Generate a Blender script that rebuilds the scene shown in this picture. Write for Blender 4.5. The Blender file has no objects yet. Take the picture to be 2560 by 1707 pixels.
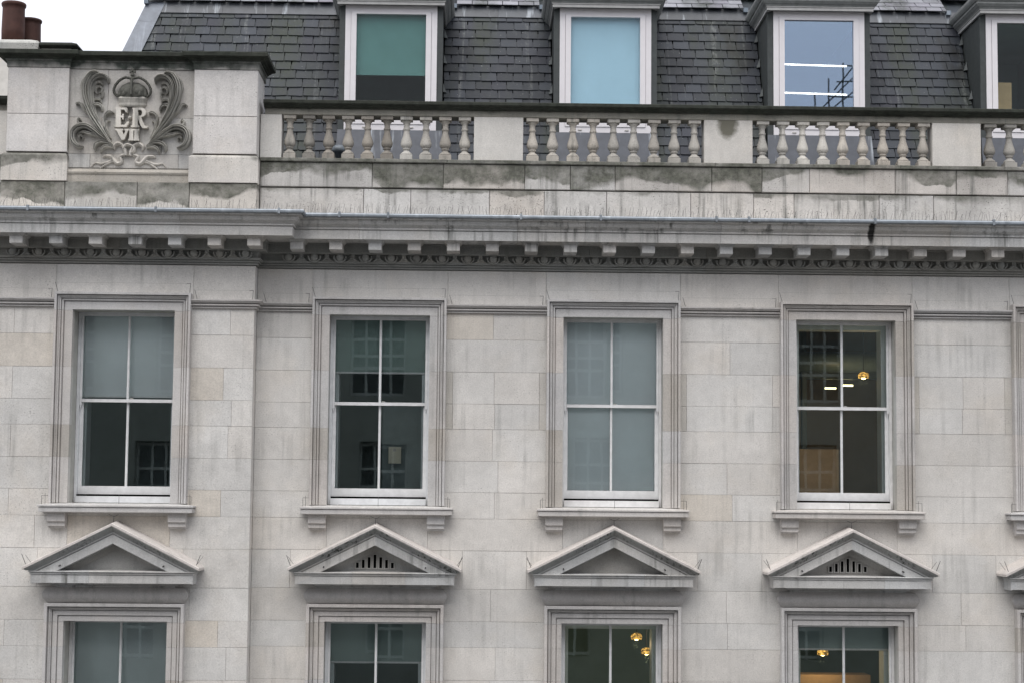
import bpy, math, random
from mathutils import Vector, Matrix, Euler
R = random.Random(7)
sc = bpy.context.scene
C = sc.collection
rad = math.radians

# ------------------------------------------------------------------ camera, sky, sun, exposure
cam = bpy.data.cameras.new('camera'); camo = bpy.data.objects.new('camera', cam); C.objects.link(camo)
cam.sensor_width = 36.0; cam.sensor_fit = 'HORIZONTAL'; cam.lens = 59.99
cam.shift_y = 0.0213; cam.clip_start = 0.1; cam.clip_end = 3000
camo.location = (1.432, -24.0, 0.054)
camo.rotation_euler = (Matrix.Rotation(-0.01829, 3, 'Z') @ Matrix.Rotation(math.pi/2 + 0.08266, 3, 'X') @ Matrix.Rotation(0.00908, 3, 'Z')).to_euler()
sc.camera = camo

SUN_EL, SUN_AZ = 64.0, 196.0          # azimuth clockwise from +Y; the sun stands behind the camera, veiled by cloud
world = bpy.data.worlds.new('World'); sc.world = world; world.use_nodes = True
wn = world.node_tree; wn.nodes.clear()
wo = wn.nodes.new('ShaderNodeOutputWorld'); wb = wn.nodes.new('ShaderNodeBackground')
sky = wn.nodes.new('ShaderNodeTexSky'); sky.sky_type = 'NISHITA'; sky.sun_disc = False
sky.sun_elevation = rad(SUN_EL); sky.sun_rotation = rad(SUN_AZ); sky.air_density = 1.2; sky.dust_density = 6.0; sky.ozone_density = 1.0
hs = wn.nodes.new('ShaderNodeHueSaturation'); hs.inputs['Saturation'].default_value = 0.22
cloud = wn.nodes.new('ShaderNodeMix'); cloud.data_type = 'RGBA'; cloud.inputs[0].default_value = 0.80   # an even cloud layer veils the sky
cloud.inputs[7].default_value = (6.1, 6.25, 6.85, 1)
wn.links.new(sky.outputs[0], hs.inputs['Color']); wn.links.new(hs.outputs[0], cloud.inputs[6]); wn.links.new(cloud.outputs[2], wb.inputs[0])
wb.inputs[1].default_value = 0.12
wn.links.new(wb.outputs[0], wo.inputs[0])
sl = bpy.data.lights.new('overcast_sun', 'SUN'); sl.energy = 1.5; sl.angle = rad(60); sl.color = (1.0, 0.96, 0.91)
so = bpy.data.objects.new('overcast_sun', sl); C.objects.link(so)
so.rotation_euler = Euler((rad(90 - SUN_EL), 0, rad(180 - SUN_AZ)), 'XYZ')
so.location = (0, -30, 40)
vs = sc.view_settings
vs.view_transform = 'Standard'; vs.look = 'None'; vs.exposure = 0.76; vs.gamma = 1.0; vs.use_curve_mapping = False
sc.cycles.max_bounces = 6; sc.cycles.diffuse_bounces = 3; sc.cycles.glossy_bounces = 3; sc.cycles.transparent_max_bounces = 10; sc.cycles.use_adaptive_sampling = True; sc.cycles.adaptive_threshold = 0.015; sc.cycles.use_denoising = True
sc.cycles.sample_clamp_indirect = 5.0

# ------------------------------------------------------------------ material helpers
class NT:
    def __init__(s, name):
        s.m = bpy.data.materials.new(name); s.m.use_nodes = True
        s.t = s.m.node_tree; s.t.nodes.clear()
        s.out = s.t.nodes.new('ShaderNodeOutputMaterial')
    def n(s, typ, **k):
        d = s.t.nodes.new(typ)
        for a, v in k.items(): setattr(d, a, v)
        return d
    def put(s, sock, v):
        if isinstance(v, bpy.types.NodeSocket): s.t.links.new(v, sock)
        elif isinstance(v, (tuple, list)) and len(v) == 3 and sock.type == 'RGBA': sock.default_value = (*v, 1)
        else: sock.default_value = v
    def pos(s, sx=1, sy=1, sz=1, off=(0, 0, 0)):
        g = s.n('ShaderNodeNewGeometry'); mp = s.n('ShaderNodeMapping')
        s.t.links.new(g.outputs['Position'], mp.inputs['Vector']); mp.inputs['Scale'].default_value = (sx, sy, sz)
        mp.inputs['Location'].default_value = off
        return mp.outputs[0]
    def noise(s, vec, scale=1, detail=4, rough=0.55):
        d = s.n('ShaderNodeTexNoise'); s.put(d.inputs['Vector'], vec); d.inputs['Scale'].default_value = scale
        d.inputs['Detail'].default_value = detail; d.inputs['Roughness'].default_value = rough
        return d.outputs['Fac']
    def math(s, op, a, b=0.0, clamp=False):
        d = s.n('ShaderNodeMath', operation=op, use_clamp=clamp); s.put(d.inputs[0], a); s.put(d.inputs[1], b); return d.outputs[0]
    def maprange(s, v, a, b, c=0.0, d_=1.0, smooth=False):
        d = s.n('ShaderNodeMapRange'); d.clamp = True
        if smooth: d.interpolation_type = 'SMOOTHSTEP'
        s.put(d.inputs[0], v)
        for i, x in enumerate((a, b, c, d_)): s.put(d.inputs[i+1], x)
        return d.outputs[0]
    def mix(s, f, a, b, mode='MIX'):
        d = s.n('ShaderNodeMix', data_type='RGBA', blend_type=mode); s.put(d.inputs[0], f); s.put(d.inputs[6], a); s.put(d.inputs[7], b); return d.outputs[2]
    def scale(s, col, f):   # multiply a colour by a grey factor
        cb = s.n('ShaderNodeCombineColor'); 
        for i in range(3): s.put(cb.inputs[i], f)
        return s.mix(1.0, col, cb.outputs[0], 'MULTIPLY')
    def objcol(s): return s.n('ShaderNodeObjectInfo').outputs['Color']
    def bsdf(s, col, rough=0.9, spec=0.3, metal=0.0, bump=None, bs=0.3, bd=0.01, **k):
        b = s.n('ShaderNodeBsdfPrincipled'); s.put(b.inputs['Base Color'], col); s.put(b.inputs['Roughness'], rough)
        b.inputs['Specular IOR Level'].default_value = spec; b.inputs['Metallic'].default_value = metal
        if bump is not None:
            bp = s.n('ShaderNodeBump'); bp.inputs['Strength'].default_value = bs; bp.inputs['Distance'].default_value = bd
            s.put(bp.inputs['Height'], bump); s.t.links.new(bp.outputs[0], b.inputs['Normal'])
        for a, v in k.items(): s.put(b.inputs[a], v)
        s.t.links.new(b.outputs[0], s.out.inputs[0]); return b
    def axis(s, i):
        g = s.n('ShaderNodeNewGeometry'); x = s.n('ShaderNodeSeparateXYZ'); s.t.links.new(g.outputs['Position'], x.inputs[0]); return x.outputs[i]

ALGAE = (0.046, 0.047, 0.039)
def stone(name, base, streak=0.25, pit=0.35, blotch=0.12, grime=None, grime_col=ALGAE, spots=0.0, sfreq=11, scol=(0.13, 0.132, 0.122), stains=()):
    """Portland stone: cloudy tone, pitted skin, rain streaks, optional algae / soot patches that have their own outline."""
    s = NT(name)
    p = s.pos()
    big = s.noise(p, 0.9, 5, 0.6); mid = s.noise(p, 7, 6, 0.65); fine = s.noise(p, 55, 3, 0.7)
    col = s.mix(1.0, base, s.objcol(), 'MULTIPLY')
    col = s.scale(col, s.maprange(big, 0.3, 0.7, 1 - blotch, 1 + blotch * 0.6))
    col = s.scale(col, s.maprange(mid, 0.3, 0.7, 0.93, 1.045))
    col = s.scale(col, s.maprange(fine, 0.3, 0.7, 0.86, 1.10))
    warm = s.maprange(s.noise(s.pos(1, 1, 1, (11, 3, 5)), 1.6, 4), 0.52, 0.75, 0, 0.35)
    col = s.mix(warm, col, s.mix(1.0, col, (1.03, 0.97, 0.89), 'MULTIPLY'))
    if pit:
        pn = s.noise(s.pos(1, 1, 1.6, (2, 2, 9)), 38, 3, 0.6); area = s.maprange(s.noise(p, 2.3, 3), 0.42, 0.65)
        pm = s.math('MULTIPLY', s.maprange(pn, 0.60, 0.68), s.math('MULTIPLY', area, pit))
        col = s.mix(pm, col, (0.11, 0.105, 0.095))
    if streak:
        st = s.noise(s.pos(sfreq, sfreq, 0.55), 1.0, 5, 0.6)
        stf = s.math('MULTIPLY', s.maprange(st, 0.5, 0.72), s.math('MULTIPLY', s.maprange(s.noise(s.pos(1.5, 1, 2.0, (4, 0, 1)), 1.0, 2), 0.4, 0.62), streak))
        col = s.mix(stf, col, scol)
    if grime is not None:
        kind, zb, amp, freq, soft, amt = grime
        x = s.axis(0); z = s.axis(2)
        n1 = s.noise(s.pos(freq, 0, 0.15, (3.7, 0, 0)), 1.0, 2.5, 0.5)
        n2 = s.noise(p, 7, 9, 0.75); drip = s.noise(s.pos(17, 0, 0.5), 1.0, 3, 0.6)
        orn = s.n('ShaderNodeObjectInfo').outputs['Random']; zb = s.math('ADD', s.math('MULTIPLY', s.math('SUBTRACT', orn, 0.5), amp * 1.3), zb)
        edge = s.math('ADD', s.math('MULTIPLY', s.math('SUBTRACT', n1, 0.5), amp * 3.4), s.math('MULTIPLY', s.math('SUBTRACT', n2, 0.5), 0.08))
        edge = s.math('ADD', edge, s.math('MULTIPLY', s.math('SUBTRACT', drip, 0.5), 0.025 if amp else 0.0))
        h = s.math('SUBTRACT', s.math('SUBTRACT', z, zb), edge)
        wide = s.maprange(s.noise(s.pos(1.7, 1, 1.7, (1, 9, 4)), 1.0, 3), 0.40, 0.65, soft, soft + 0.14)
        mask = s.maprange(h, 0, wide, 0, 1)
        patch = s.maprange(s.noise(s.pos(1.1, 1, 1.4, (8, 1, 2)), 2.2, 7, 0.7), 0.34, 0.58, min(amt, 0.52) if amt < 1 else 1.0, 1.0)
        mask = s.math('MULTIPLY', mask, s.math('MULTIPLY', patch, amt))
        gc = s.mix(s.maprange(s.noise(p, 11, 8, 0.72), 0.32, 0.7), grime_col, tuple(c * 3.4 for c in grime_col))
        col = s.mix(mask, col, gc)
    if spots:
        v = s.n('ShaderNodeTexVoronoi'); s.put(v.inputs['Vector'], s.pos(1, 1, 1.3)); v.inputs['Scale'].default_value = 26
        cl = s.maprange(s.noise(s.pos(1, 1, 1, (6, 6, 6)), 1.9, 3), 0.47, 0.66)
        sm = s.math('MULTIPLY', s.maprange(v.outputs['Distance'], 0.16, 0.28, 1, 0), s.math('MULTIPLY', cl, spots))
        sm = s.math('MULTIPLY', sm, s.maprange(s.noise(p, 30, 2), 0.42, 0.55))
        col = s.mix(sm, col, (0.05, 0.052, 0.045))
    for (x0, z0, rx, rz, cc) in stains:      # single stains with their own ragged shape
        dx = s.math('DIVIDE', s.math('SUBTRACT', s.axis(0), x0), rx); dz = s.math('DIVIDE', s.math('SUBTRACT', s.axis(2), z0), rz)
        d2 = s.math('ADD', s.math('MULTIPLY', dx, dx), s.math('MULTIPLY', dz, dz))
        d2 = s.math('ADD', d2, s.math('MULTIPLY', s.math('SUBTRACT', s.noise(p, 12, 5, 0.6), 0.5), 1.1))
        col = s.mix(s.maprange(d2, 0.35, 1.1, 0.95, 0), col, cc)
    s.bsdf(col, 0.92, 0.2, bump=s.math('ADD', fine, s.math('MULTIPLY', mid, 1.5)), bs=0.35, bd=0.006)
    return s.m

def plain(name, col, rough=0.6, spec=0.4, metal=0.0, var=0.1, nscale=9, bs=0.1, tint=True):
    s = NT(name); p = s.pos(); f = s.noise(p, nscale, 5, 0.6)
    c = s.mix(1.0, col, s.objcol(), 'MULTIPLY') if tint else col
    c = s.scale(c, s.maprange(f, 0.3, 0.7, 1 - var, 1 + var))
    s.bsdf(c, rough, spec, metal, bump=f, bs=bs, bd=0.005); return s.m

def emit(name, col, strength):
    s = NT(name); e = s.n('ShaderNodeEmission'); e.inputs[0].default_value = (*col, 1); e.inputs[1].default_value = strength
    s.t.links.new(e.outputs[0], s.out.inputs[0]); return s.m

def glass(name, tint, refl_gain=1.0, refl_add=0.0, rcol=(1, 1, 1)):
    s = NT(name); tr = s.n('ShaderNodeBsdfTransparent'); tr.inputs[0].default_value = (*tint, 1)
    gl = s.n('ShaderNodeBsdfGlossy'); gl.inputs['Roughness'].default_value = 0.010; gl.inputs['Color'].default_value = (*rcol, 1)
    wv = s.noise(s.pos(1, 1, 0.6), 1.7, 2); bp = s.n('ShaderNodeBump'); bp.inputs['Strength'].default_value = 0.05; bp.inputs['Distance'].default_value = 0.006
    s.put(bp.inputs['Height'], wv); s.t.links.new(bp.outputs[0], gl.inputs['Normal'])
    fr = s.n('ShaderNodeFresnel'); fr.inputs[0].default_value = 1.5
    f = s.math('ADD', s.math('MULTIPLY', fr.outputs[0], refl_gain), refl_add, True)
    mx = s.n('ShaderNodeMixShader'); s.put(mx.inputs[0], f); s.t.links.new(tr.outputs[0], mx.inputs[1]); s.t.links.new(gl.outputs[0], mx.inputs[2])
    s.t.links.new(mx.outputs[0], s.out.inputs[0]); return s.m

def slate_mat(name, base):
    s = NT(name); p = s.pos()
    g = s.n('ShaderNodeNewGeometry'); oi = s.n('ShaderNodeObjectInfo')
    rnd = s.math('FRACT', s.math('ADD', g.outputs['Random Per Island'], oi.outputs['Random']))
    col = s.mix(rnd, tuple(c * 0.75 for c in base), tuple(c * 1.5 for c in base))
    rnd2 = s.math('FRACT', s.math('MULTIPLY', rnd, 17.3))
    col = s.mix(s.maprange(rnd2, 0.7, 1.0, 0, 0.5), col, (base[0] * 1.1, base[1] * 0.98, base[2] * 1.12))
    gr = s.math('MULTIPLY', s.maprange(s.noise(s.pos(1.3, 0.3, 0.25), 1.0, 3), 0.44, 0.60), s.maprange(s.noise(p, 9, 5, 0.7), 0.35, 0.65, 0.3, 1.0))
    col = s.mix(s.math('MULTIPLY', gr, 0.85), col, (0.030, 0.038, 0.026))
    ws = s.math('MULTIPLY', s.maprange(s.noise(s.pos(9, 0.6, 0.35, (1, 0, 0)), 1.0, 4, 0.6), 0.60, 0.70), s.maprange(s.noise(p, 14, 5, 0.7), 0.40, 0.62, 0, 0.38))
    col = s.mix(ws, col, (0.24, 0.25, 0.24))
    bk = s.maprange(s.noise(s.pos(1.2, 0.5, 0.7, (5.5, 0, 3)), 1.1, 4, 0.6), 0.58, 0.70, 0, 0.85)
    col = s.mix(bk, col, (0.014, 0.014, 0.012))
    sp = s.maprange(s.noise(s.pos(1, 1, 1, (7, 7, 7)), 31, 2), 0.72, 0.76, 0, 0.7)
    col = s.mix(sp, col, (0.28, 0.29, 0.27))
    f = s.noise(s.pos(1, 1, 3), 24, 5, 0.6)
    col = s.scale(col, s.maprange(f, 0.3, 0.7, 0.85, 1.15))
    s.bsdf(col, s.maprange(f, 0.3, 0.7, 0.5, 0.7), 0.28, bump=f, bs=0.5, bd=0.006)
    return s.m

def lead_mat(name, base, rough=0.5, streaks=0.5):
    s = NT(name); p = s.pos()
    f = s.noise(p, 6, 5, 0.65)
    col = s.scale(s.mix(1.0, base, s.objcol(), 'MULTIPLY'), s.maprange(f, 0.3, 0.7, 0.75, 1.2))
    w = s.math('MULTIPLY', s.maprange(s.noise(s.pos(7, 1, 0.8), 1.0, 4, 0.6), 0.58, 0.68), streaks)
    col = s.mix(w, col, (0.42, 0.46, 0.5))
    s.bsdf(col, rough, 0.5, 0.15, bump=f, bs=0.25, bd=0.01); return s.m

WALL = (0.622, 0.603, 0.572)
M = {}
M['wall'] = stone('portland_stone', WALL, 0.34, 0.6, 0.14)
M['surround'] = stone('portland_moulded', (0.53, 0.51, 0.49), 0.40, 0.25)
M['cornice'] = stone('portland_cornice', (0.52, 0.51, 0.49), 1.1, 0.25, 0.16, stains=((6.84, 3.87, 0.055, 0.20, (0.008, 0.008, 0.007)),))
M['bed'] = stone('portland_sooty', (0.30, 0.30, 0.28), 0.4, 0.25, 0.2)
M['plinth'] = stone('portland_algae', (0.47, 0.452, 0.43), 1.3, 0.95, 0.30, ('z', 4.66, 0.19, 1.3, 0.008, 0.98), spots=0.7)
M['course'] = stone('portland_spotted', (0.50, 0.48, 0.455), 1.3, 0.95, 0.28, ('z', 4.44, 0.08, 1.9, 0.01, 0.85), spots=1.0)
M['attic_low'] = stone('portland_dark_course', (0.47, 0.455, 0.43), 0.5, 0.5, 0.2, ('z', 4.20, 0.20, 1.1, 0.010, 0.96), spots=0.6)
M['attic_base'] = stone('portland_attic_base', (0.53, 0.51, 0.48), 0.7, 0.8, 0.25, ('z', 4.78, 0.12, 1.5, 0.012, 0.85), spots=0.7)
M['attic'] = stone('portland_attic', (0.60, 0.575, 0.55), 0.35, 0.8, 0.16, spots=0.35)
M['panel'] = stone('portland_panel', (0.49, 0.475, 0.45), 0.5, 0.5, 0.2, spots=0.3)
M['carve'] = stone('portland_carving', (0.47, 0.46, 0.43), 1.2, 0.6, 0.45, spots=0.6)
M['crown'] = stone('portland_blackened', (0.10, 0.10, 0.088), 0.5, 0.3, 0.35)
M['cap'] = stone('portland_black_algae', (0.055, 0.055, 0.047), 0.5, 0.5, 0.5, ('z', 0.0, 0.0, 0.0, 0.01, 0.9), (0.014, 0.016, 0.013))
M['rail'] = stone('portland_rail', (0.27, 0.26, 0.225), 0.8, 0.8, 0.4, ('z', 5.59, 0.06, 2.5, 0.03, 0.85))
M['attic_cap_low'] = stone('portland_attic_cap', (0.36, 0.35, 0.33), 0.8, 0.3, 0.3, ('z', 6.12, 0.09, 4.0, 0.02, 0.97), (0.022, 0.026, 0.022))
M['baluster'] = stone('portland_baluster', (0.52, 0.49, 0.44), 0.9, 0.8, 0.4, spots=0.5)
M['die'] = stone('portland_pedestal', (0.58, 0.56, 0.525), 0.2, 0.3, 0.12, stains=((4.93, 5.50, 0.17, 0.22, (0.12, 0.115, 0.09)),))
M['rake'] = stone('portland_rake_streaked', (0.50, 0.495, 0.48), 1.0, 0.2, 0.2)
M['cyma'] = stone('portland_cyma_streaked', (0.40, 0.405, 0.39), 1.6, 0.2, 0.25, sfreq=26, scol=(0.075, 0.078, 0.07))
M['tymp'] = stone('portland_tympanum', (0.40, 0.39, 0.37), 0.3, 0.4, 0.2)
M['slate'] = slate_mat('welsh_slate', (0.026, 0.0305, 0.038))
M['slate_up'] = slate_mat('pale_upper_slate', (0.17, 0.172, 0.19))  # upper slope slates in a much lighter base colour
M['lead'] = lead_mat('lead_sheet', (0.052, 0.058, 0.068))
M['hip_lead'] = lead_mat('hip_lead', (0.13, 0.145, 0.17), streaks=0.2)
M['gutter'] = lead_mat('gutter_lead', (0.25, 0.28, 0.31), 0.45, 0.6)
M['cheek'] = plain('dark_lead_cheek', (0.045, 0.052, 0.052), 0.6, var=0.2)
M['upvc'] = plain('white_plastic_frame', (0.66, 0.64, 0.655), 0.35, 0.5, var=0.03, bs=0.02)
M['dcorn'] = plain('grey_painted_cornice', (0.40, 0.40, 0.39), 0.6, var=0.12)
M['dcorn_top'] = plain('dormer_lead_cornice', (0.21, 0.22, 0.215), 0.6, var=0.2)
M['sash'] = plain('white_sash_paint', (0.70, 0.70, 0.70), 0.5, 0.4, var=0.10, bs=0.03)
M['lining'] = plain('painted_lining', (0.74, 0.79, 0.79), 0.6, var=0.05)
M['gap'] = plain('lime_joint', (0.42, 0.405, 0.38), 0.95, 0.1)
M['wire'] = plain('dark_wire', (0.06, 0.06, 0.06), 0.5, 0.5, 0.5)
M['glass'] = glass('window_glass', (0.955, 0.968, 0.97), 1.25, 0.0, (0.84, 1.0, 0.97))
M['dglass'] = glass('tinted_dormer_glass', (0.91, 0.96, 0.965), 0.33)
M['solar'] = glass('solar_coated_glass', (0.62, 0.68, 0.72), 1.0, 0.22, (0.62, 0.76, 0.95))
M['blind'] = plain('roller_blind', (0.72, 0.735, 0.74), 0.9, 0.1, var=0.04, nscale=3)
M['blind_green'] = plain('green_blind', (0.15, 0.265, 0.245), 0.9, 0.1, var=0.06, nscale=3)
M['blind_blue'] = plain('blue_blind', (0.52, 0.66, 0.77), 0.9, 0.1, var=0.04, nscale=2)
M['terracotta'] = plain('terracotta', (0.062, 0.028, 0.022), 0.7, 0.3, var=0.3, nscale=5)
M['render'] = plain('cream_render', (0.60, 0.58, 0.54), 0.9, 0.2, var=0.1)
M['flaunch'] = stone('mossy_mortar', (0.52, 0.52, 0.49), 0.8, 0.6, 0.3, spots=0.9)
M['room'] = plain('dim_room_paint', (0.20, 0.29, 0.265), 0.9, 0.1, var=0.15, nscale=1)
M['room_warm'] = plain('warm_room_paint', (0.30, 0.24, 0.17), 0.9, 0.1, var=0.15, nscale=1)
M['duct'] = plain('grey_duct', (0.11, 0.15, 0.145), 0.5, 0.5)
M['card'] = plain('brown_board', (0.52, 0.34, 0.18), 0.85, 0.2, var=0.08)
M['cream_box'] = plain('cream_plastic', (0.55, 0.54, 0.42), 0.5)
M['brass'] = plain('brass', (0.75, 0.50, 0.16), 0.25, 0.5, 0.9, tint=False)
def amber():
    s = NT('amber_glass_shade'); e = s.n('ShaderNodeEmission'); e.inputs[0].default_value = (0.80, 0.44, 0.09, 1)
    s.put(e.inputs[1], s.maprange(s.noise(s.pos(1, 1, 1.5), 24, 3), 0.42, 0.68, 0.08, 1.3)); s.t.links.new(e.outputs[0], s.out.inputs[0]); return s.m
M['amber'] = amber()
M['bulb'] = emit('warm_bulb', (1.0, 0.72, 0.28), 9.0)
M['tube'] = emit('white_tube', (1.0, 0.86, 0.70), 7.0)
M['strip'] = emit('yellow_strip', (1.0, 0.90, 0.45), 2.5)
M['asphalt'] = plain('asphalt', (0.055, 0.055, 0.057), 0.9, 0.2, var=0.25, nscale=40)
M['paving'] = plain('paving', (0.16, 0.155, 0.145), 0.9, 0.2, var=0.15, nscale=12)
M['opp'] = plain('opposite_stone', (0.42, 0.42, 0.40), 0.9, 0.2, var=0.12, nscale=2)
M['opp_dark'] = plain('opposite_pane', (0.11, 0.12, 0.125), 0.2, 0.5)
M['shade_black'] = plain('painted_shade_black', (0.004, 0.004, 0.004), 1.0, 0.0)  # near-black colour standing in for shade in gaps, slots and under slates
M['pole'] = plain('steel_pole', (0.10, 0.10, 0.10), 0.5, 0.5, 0.4)

# ------------------------------------------------------------------ mesh helpers
class MB:
    def __init__(s): s.v = []; s.f = []; s.sm = []
    def add(s, vs_, fs, smooth=False):
        o = len(s.v); s.v += [tuple(v) for v in vs_]; s.f += [tuple(i + o for i in f) for f in fs]; s.sm += [smooth] * len(fs); return s
    def box(s, x0, x1, y0, y1, z0, z1):
        return s.add([(x0, y0, z0), (x1, y0, z0), (x1, y1, z0), (x0, y1, z0), (x0, y0, z1), (x1, y0, z1), (x1, y1, z1), (x0, y1, z1)],
                     [(0, 3, 2, 1), (4, 5, 6, 7), (0, 1, 5, 4), (1, 2, 6, 5), (2, 3, 7, 6), (3, 0, 4, 7)])
    def block(s, x0, x1, y0, y1, z0, z1, c=0.004, j=0.0):
        """ashlar block: front arris chamfered, face very slightly out of plane"""
        jj = [R.uniform(-j, j) for _ in range(4)]
        vs_ = [(x0, y1, z0), (x1, y1, z0), (x1, y1, z1), (x0, y1, z1), (x0, y0 + c, z0), (x1, y0 + c, z0), (x1, y0 + c, z1), (x0, y0 + c, z1),
               (x0 + c, y0 + jj[0], z0 + c), (x1 - c, y0 + jj[1], z0 + c), (x1 - c, y0 + jj[2], z1 - c), (x0 + c, y0 + jj[3], z1 - c)]
        return s.add(vs_, [(8, 9, 10, 11), (4, 5, 9, 8), (5, 6, 10, 9), (6, 7, 11, 10), (7, 4, 8, 11), (0, 1, 5, 4), (1, 2, 6, 5), (2, 3, 7, 6), (3, 0, 4, 7), (0, 3, 2, 1)])
    def rings(s, rs, cap=True, smooth=False, closed=True):
        n = len(rs[0]); vs_ = [p for r in rs for p in r]; fs = []
        for i in range(len(rs) - 1):
            for k in range(n if closed else n - 1):
                k2 = (k + 1) % n
                fs.append((i*n + k, i*n + k2, (i+1)*n + k2, (i+1)*n + k))
        if cap: fs += [tuple(range(n - 1, -1, -1)), tuple((len(rs) - 1) * n + k for k in range(n))]
        return s.add(vs_, fs, smooth)
    def plan(s, path, prof, cap=True):
        """sweep a closed (projection, height) profile along a plan path of wall points, mitred"""
        rs = []
        for i, p in enumerate(path):
            ns = []
            for a, b in ((i - 1, i), (i, i + 1)):
                if a >= 0 and b < len(path):
                    d = Vector((path[b][0] - path[a][0], path[b][1] - path[a][1])).normalized(); ns.append(Vector((d.y, -d.x)))
            m = ns[0] if len(ns) == 1 else (ns[0] + ns[1]) / (1 + ns[0].dot(ns[1]))
            rs.append([(p[0] + m.x * d, p[1] + m.y * d, z) for d, z in prof])
        return s.rings(rs, cap)
    def arch(s, path, prof, yw):
        """sweep a closed (outward, proud) profile along an upright path in x,z, mitred"""
        rs = []
        for i, p in enumerate(path):
            ns = []
            for a, b in ((i - 1, i), (i, i + 1)):
                if a >= 0 and b < len(path):
                    d = Vector((path[b][0] - path[a][0], path[b][1] - path[a][1])).normalized(); ns.append(Vector((-d.y, d.x)))
            m = ns[0] if len(ns) == 1 else (ns[0] + ns[1]) / (1 + ns[0].dot(ns[1]))
            rs.append([(p[0] + m.x * o, yw - q, p[1] + m.y * o) for o, q in prof])
        return s.rings(rs)
    def lathe(s, prof, seg=20, c=(0, 0, 0), smooth=True, sq=1.0):
        rs = [[(c[0] + r * math.cos(2*math.pi*k/seg), c[1] + sq * r * math.sin(2*math.pi*k/seg), c[2] + z) for k in range(seg)] for r, z in prof]
        return s.rings(rs, True, smooth)
    def tube(s, pts, r, seg=6, smooth=True):
        pts = [Vector(p) for p in pts]; rs = []
        for i, p in enumerate(pts):
            d = (pts[min(i+1, len(pts)-1)] - pts[max(i-1, 0)]).normalized()
            u = d.cross(Vector((0, 0, 1)));
            if u.length < 1e-3: u = d.cross(Vector((1, 0, 0)))
            u.normalize(); w = u.cross(d); rr = r[i] if isinstance(r, (list, tuple)) else r
            rs.append([tuple(p + u * (rr * math.cos(2*math.pi*k/seg)) + w * (rr * math.sin(2*math.pi*k/seg))) for k in range(seg)])
        return s.rings(rs, True, smooth)
    def ball(s, c, rx, ry, rz, seg=12, n=7):
        rs = [[(c[0] + rx * math.sin(a) * math.cos(2*math.pi*k/seg), c[1] + ry * math.sin(a) * math.sin(2*math.pi*k/seg), c[2] - rz * math.cos(a)) for k in range(seg)] for a in [math.pi * (i + 0.15) / (n + 0.3 - 1) for i in range(n)]]
        return s.rings(rs, True, True)
    def mesh(s, name):
        me = bpy.data.meshes.new(name); me.from_pydata(s.v, [], s.f)
        me.polygons.foreach_set('use_smooth', s.sm); me.update(); return me
    def obj(s, name, mat, parent=None, col=None, label=None, kind=None):
        return link(name, s.mesh(name), mat, parent, col, label, kind)

def link(name, me, mat, parent=None, col=None, label=None, kind=None, loc=None):
    o = bpy.data.objects.new(name, me); C.objects.link(o)
    if not me.materials: me.materials.append(M[mat])
    if parent: o.parent = parent
    if col: o.color = (*col, 1)
    if label: o['label'] = label
    if kind: o['kind'] = kind
    if loc: o.location = loc
    return o
def thing(name, label, cat, group=None, loc=(0, 0, 0)):
    o = bpy.data.objects.new(name, None); C.objects.link(o); o.location = loc; o.empty_display_size = 0.2
    o['label'] = label; o['category'] = cat
    if group: o['group'] = group
    return o
def tag(o, label, cat, group=None):
    o['label'] = label; o['category'] = cat
    if group: o['group'] = group
    return o
def tint(a=0.05, warm=0.02):
    g = 1 + R.uniform(-a, a); w = R.uniform(-warm, warm); return (g * (1 + w), g, g * (1 - w))
def B(x0, x1, y0, y1, z0, z1): return MB().box(x0, x1, y0, y1, z0, z1)

# ------------------------------------------------------------------ ground and street (below the frame)
GZ = -11.0
o = B(-400, 400, -400, 400, GZ - 0.5, GZ).obj('ground', 'paving'); o['kind'] = 'structure'
o = B(-400, 400, -20.5, -4.2, GZ + 0.001, GZ + 0.006).obj('road', 'asphalt'); o['kind'] = 'structure'
o = B(-60, 60, -3.98, 0.2, GZ + 0.002, GZ + 0.13).obj('pavement', 'paving'); o['kind'] = 'structure'
o = B(-60, 60, -4.2, -3.985, GZ + 0.002, GZ + 0.14).obj('kerb', 'paving'); o['kind'] = 'structure'

# ------------------------------------------------------------------ the building
PX0, PX1, PY = -5.35, -1.735, -0.26            # pavilion that breaks forward at the left
XL, XR = -8.6, 12.4                           # ends of the facade
BAY = 3.3; WC = [0.0, 3.3, 6.6, 9.9]; PC = -3.545
OH = 0.707                                    # half opening
bld = thing('stone_building', 'pale Portland stone office building with slate mansard roof, balustrade and pedimented windows', 'building')

# ---- wall core behind the facing stones
core = MB()
def core_piece(x0, x1, z0, z1, pav=False): core.box(x0, x1, (PY + 0.085) if pav else 0.085, 0.48, z0, z1)
UZ0, UZ1, LZ0, LZ1 = 0.03, 2.704, -4.22, -1.581
OC = OH + 0.008
for (xa, xb, cs, pav) in ((PX0 + 0.08, PX1 - 0.08, [PC], True), (PX1 - 0.08, XR, WC, False)):
    edges = [xa]
    for c in cs: edges += [c - OC, c + OC]
    edges.append(xb)
    for i in range(0, len(edges), 2): core_piece(edges[i], edges[i+1], GZ, 4.1, pav)
    for c in cs:
        for z0, z1 in ((GZ, LZ0), (LZ1, UZ0 - 0.02), (UZ1 + 0.004, 4.1)): core_piece(c - OC, c + OC, z0, z1, pav)
core_piece(XL, PX0 + 0.08, GZ, 4.1)
wall = core.obj('facade_wall', 'gap', bld)

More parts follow.
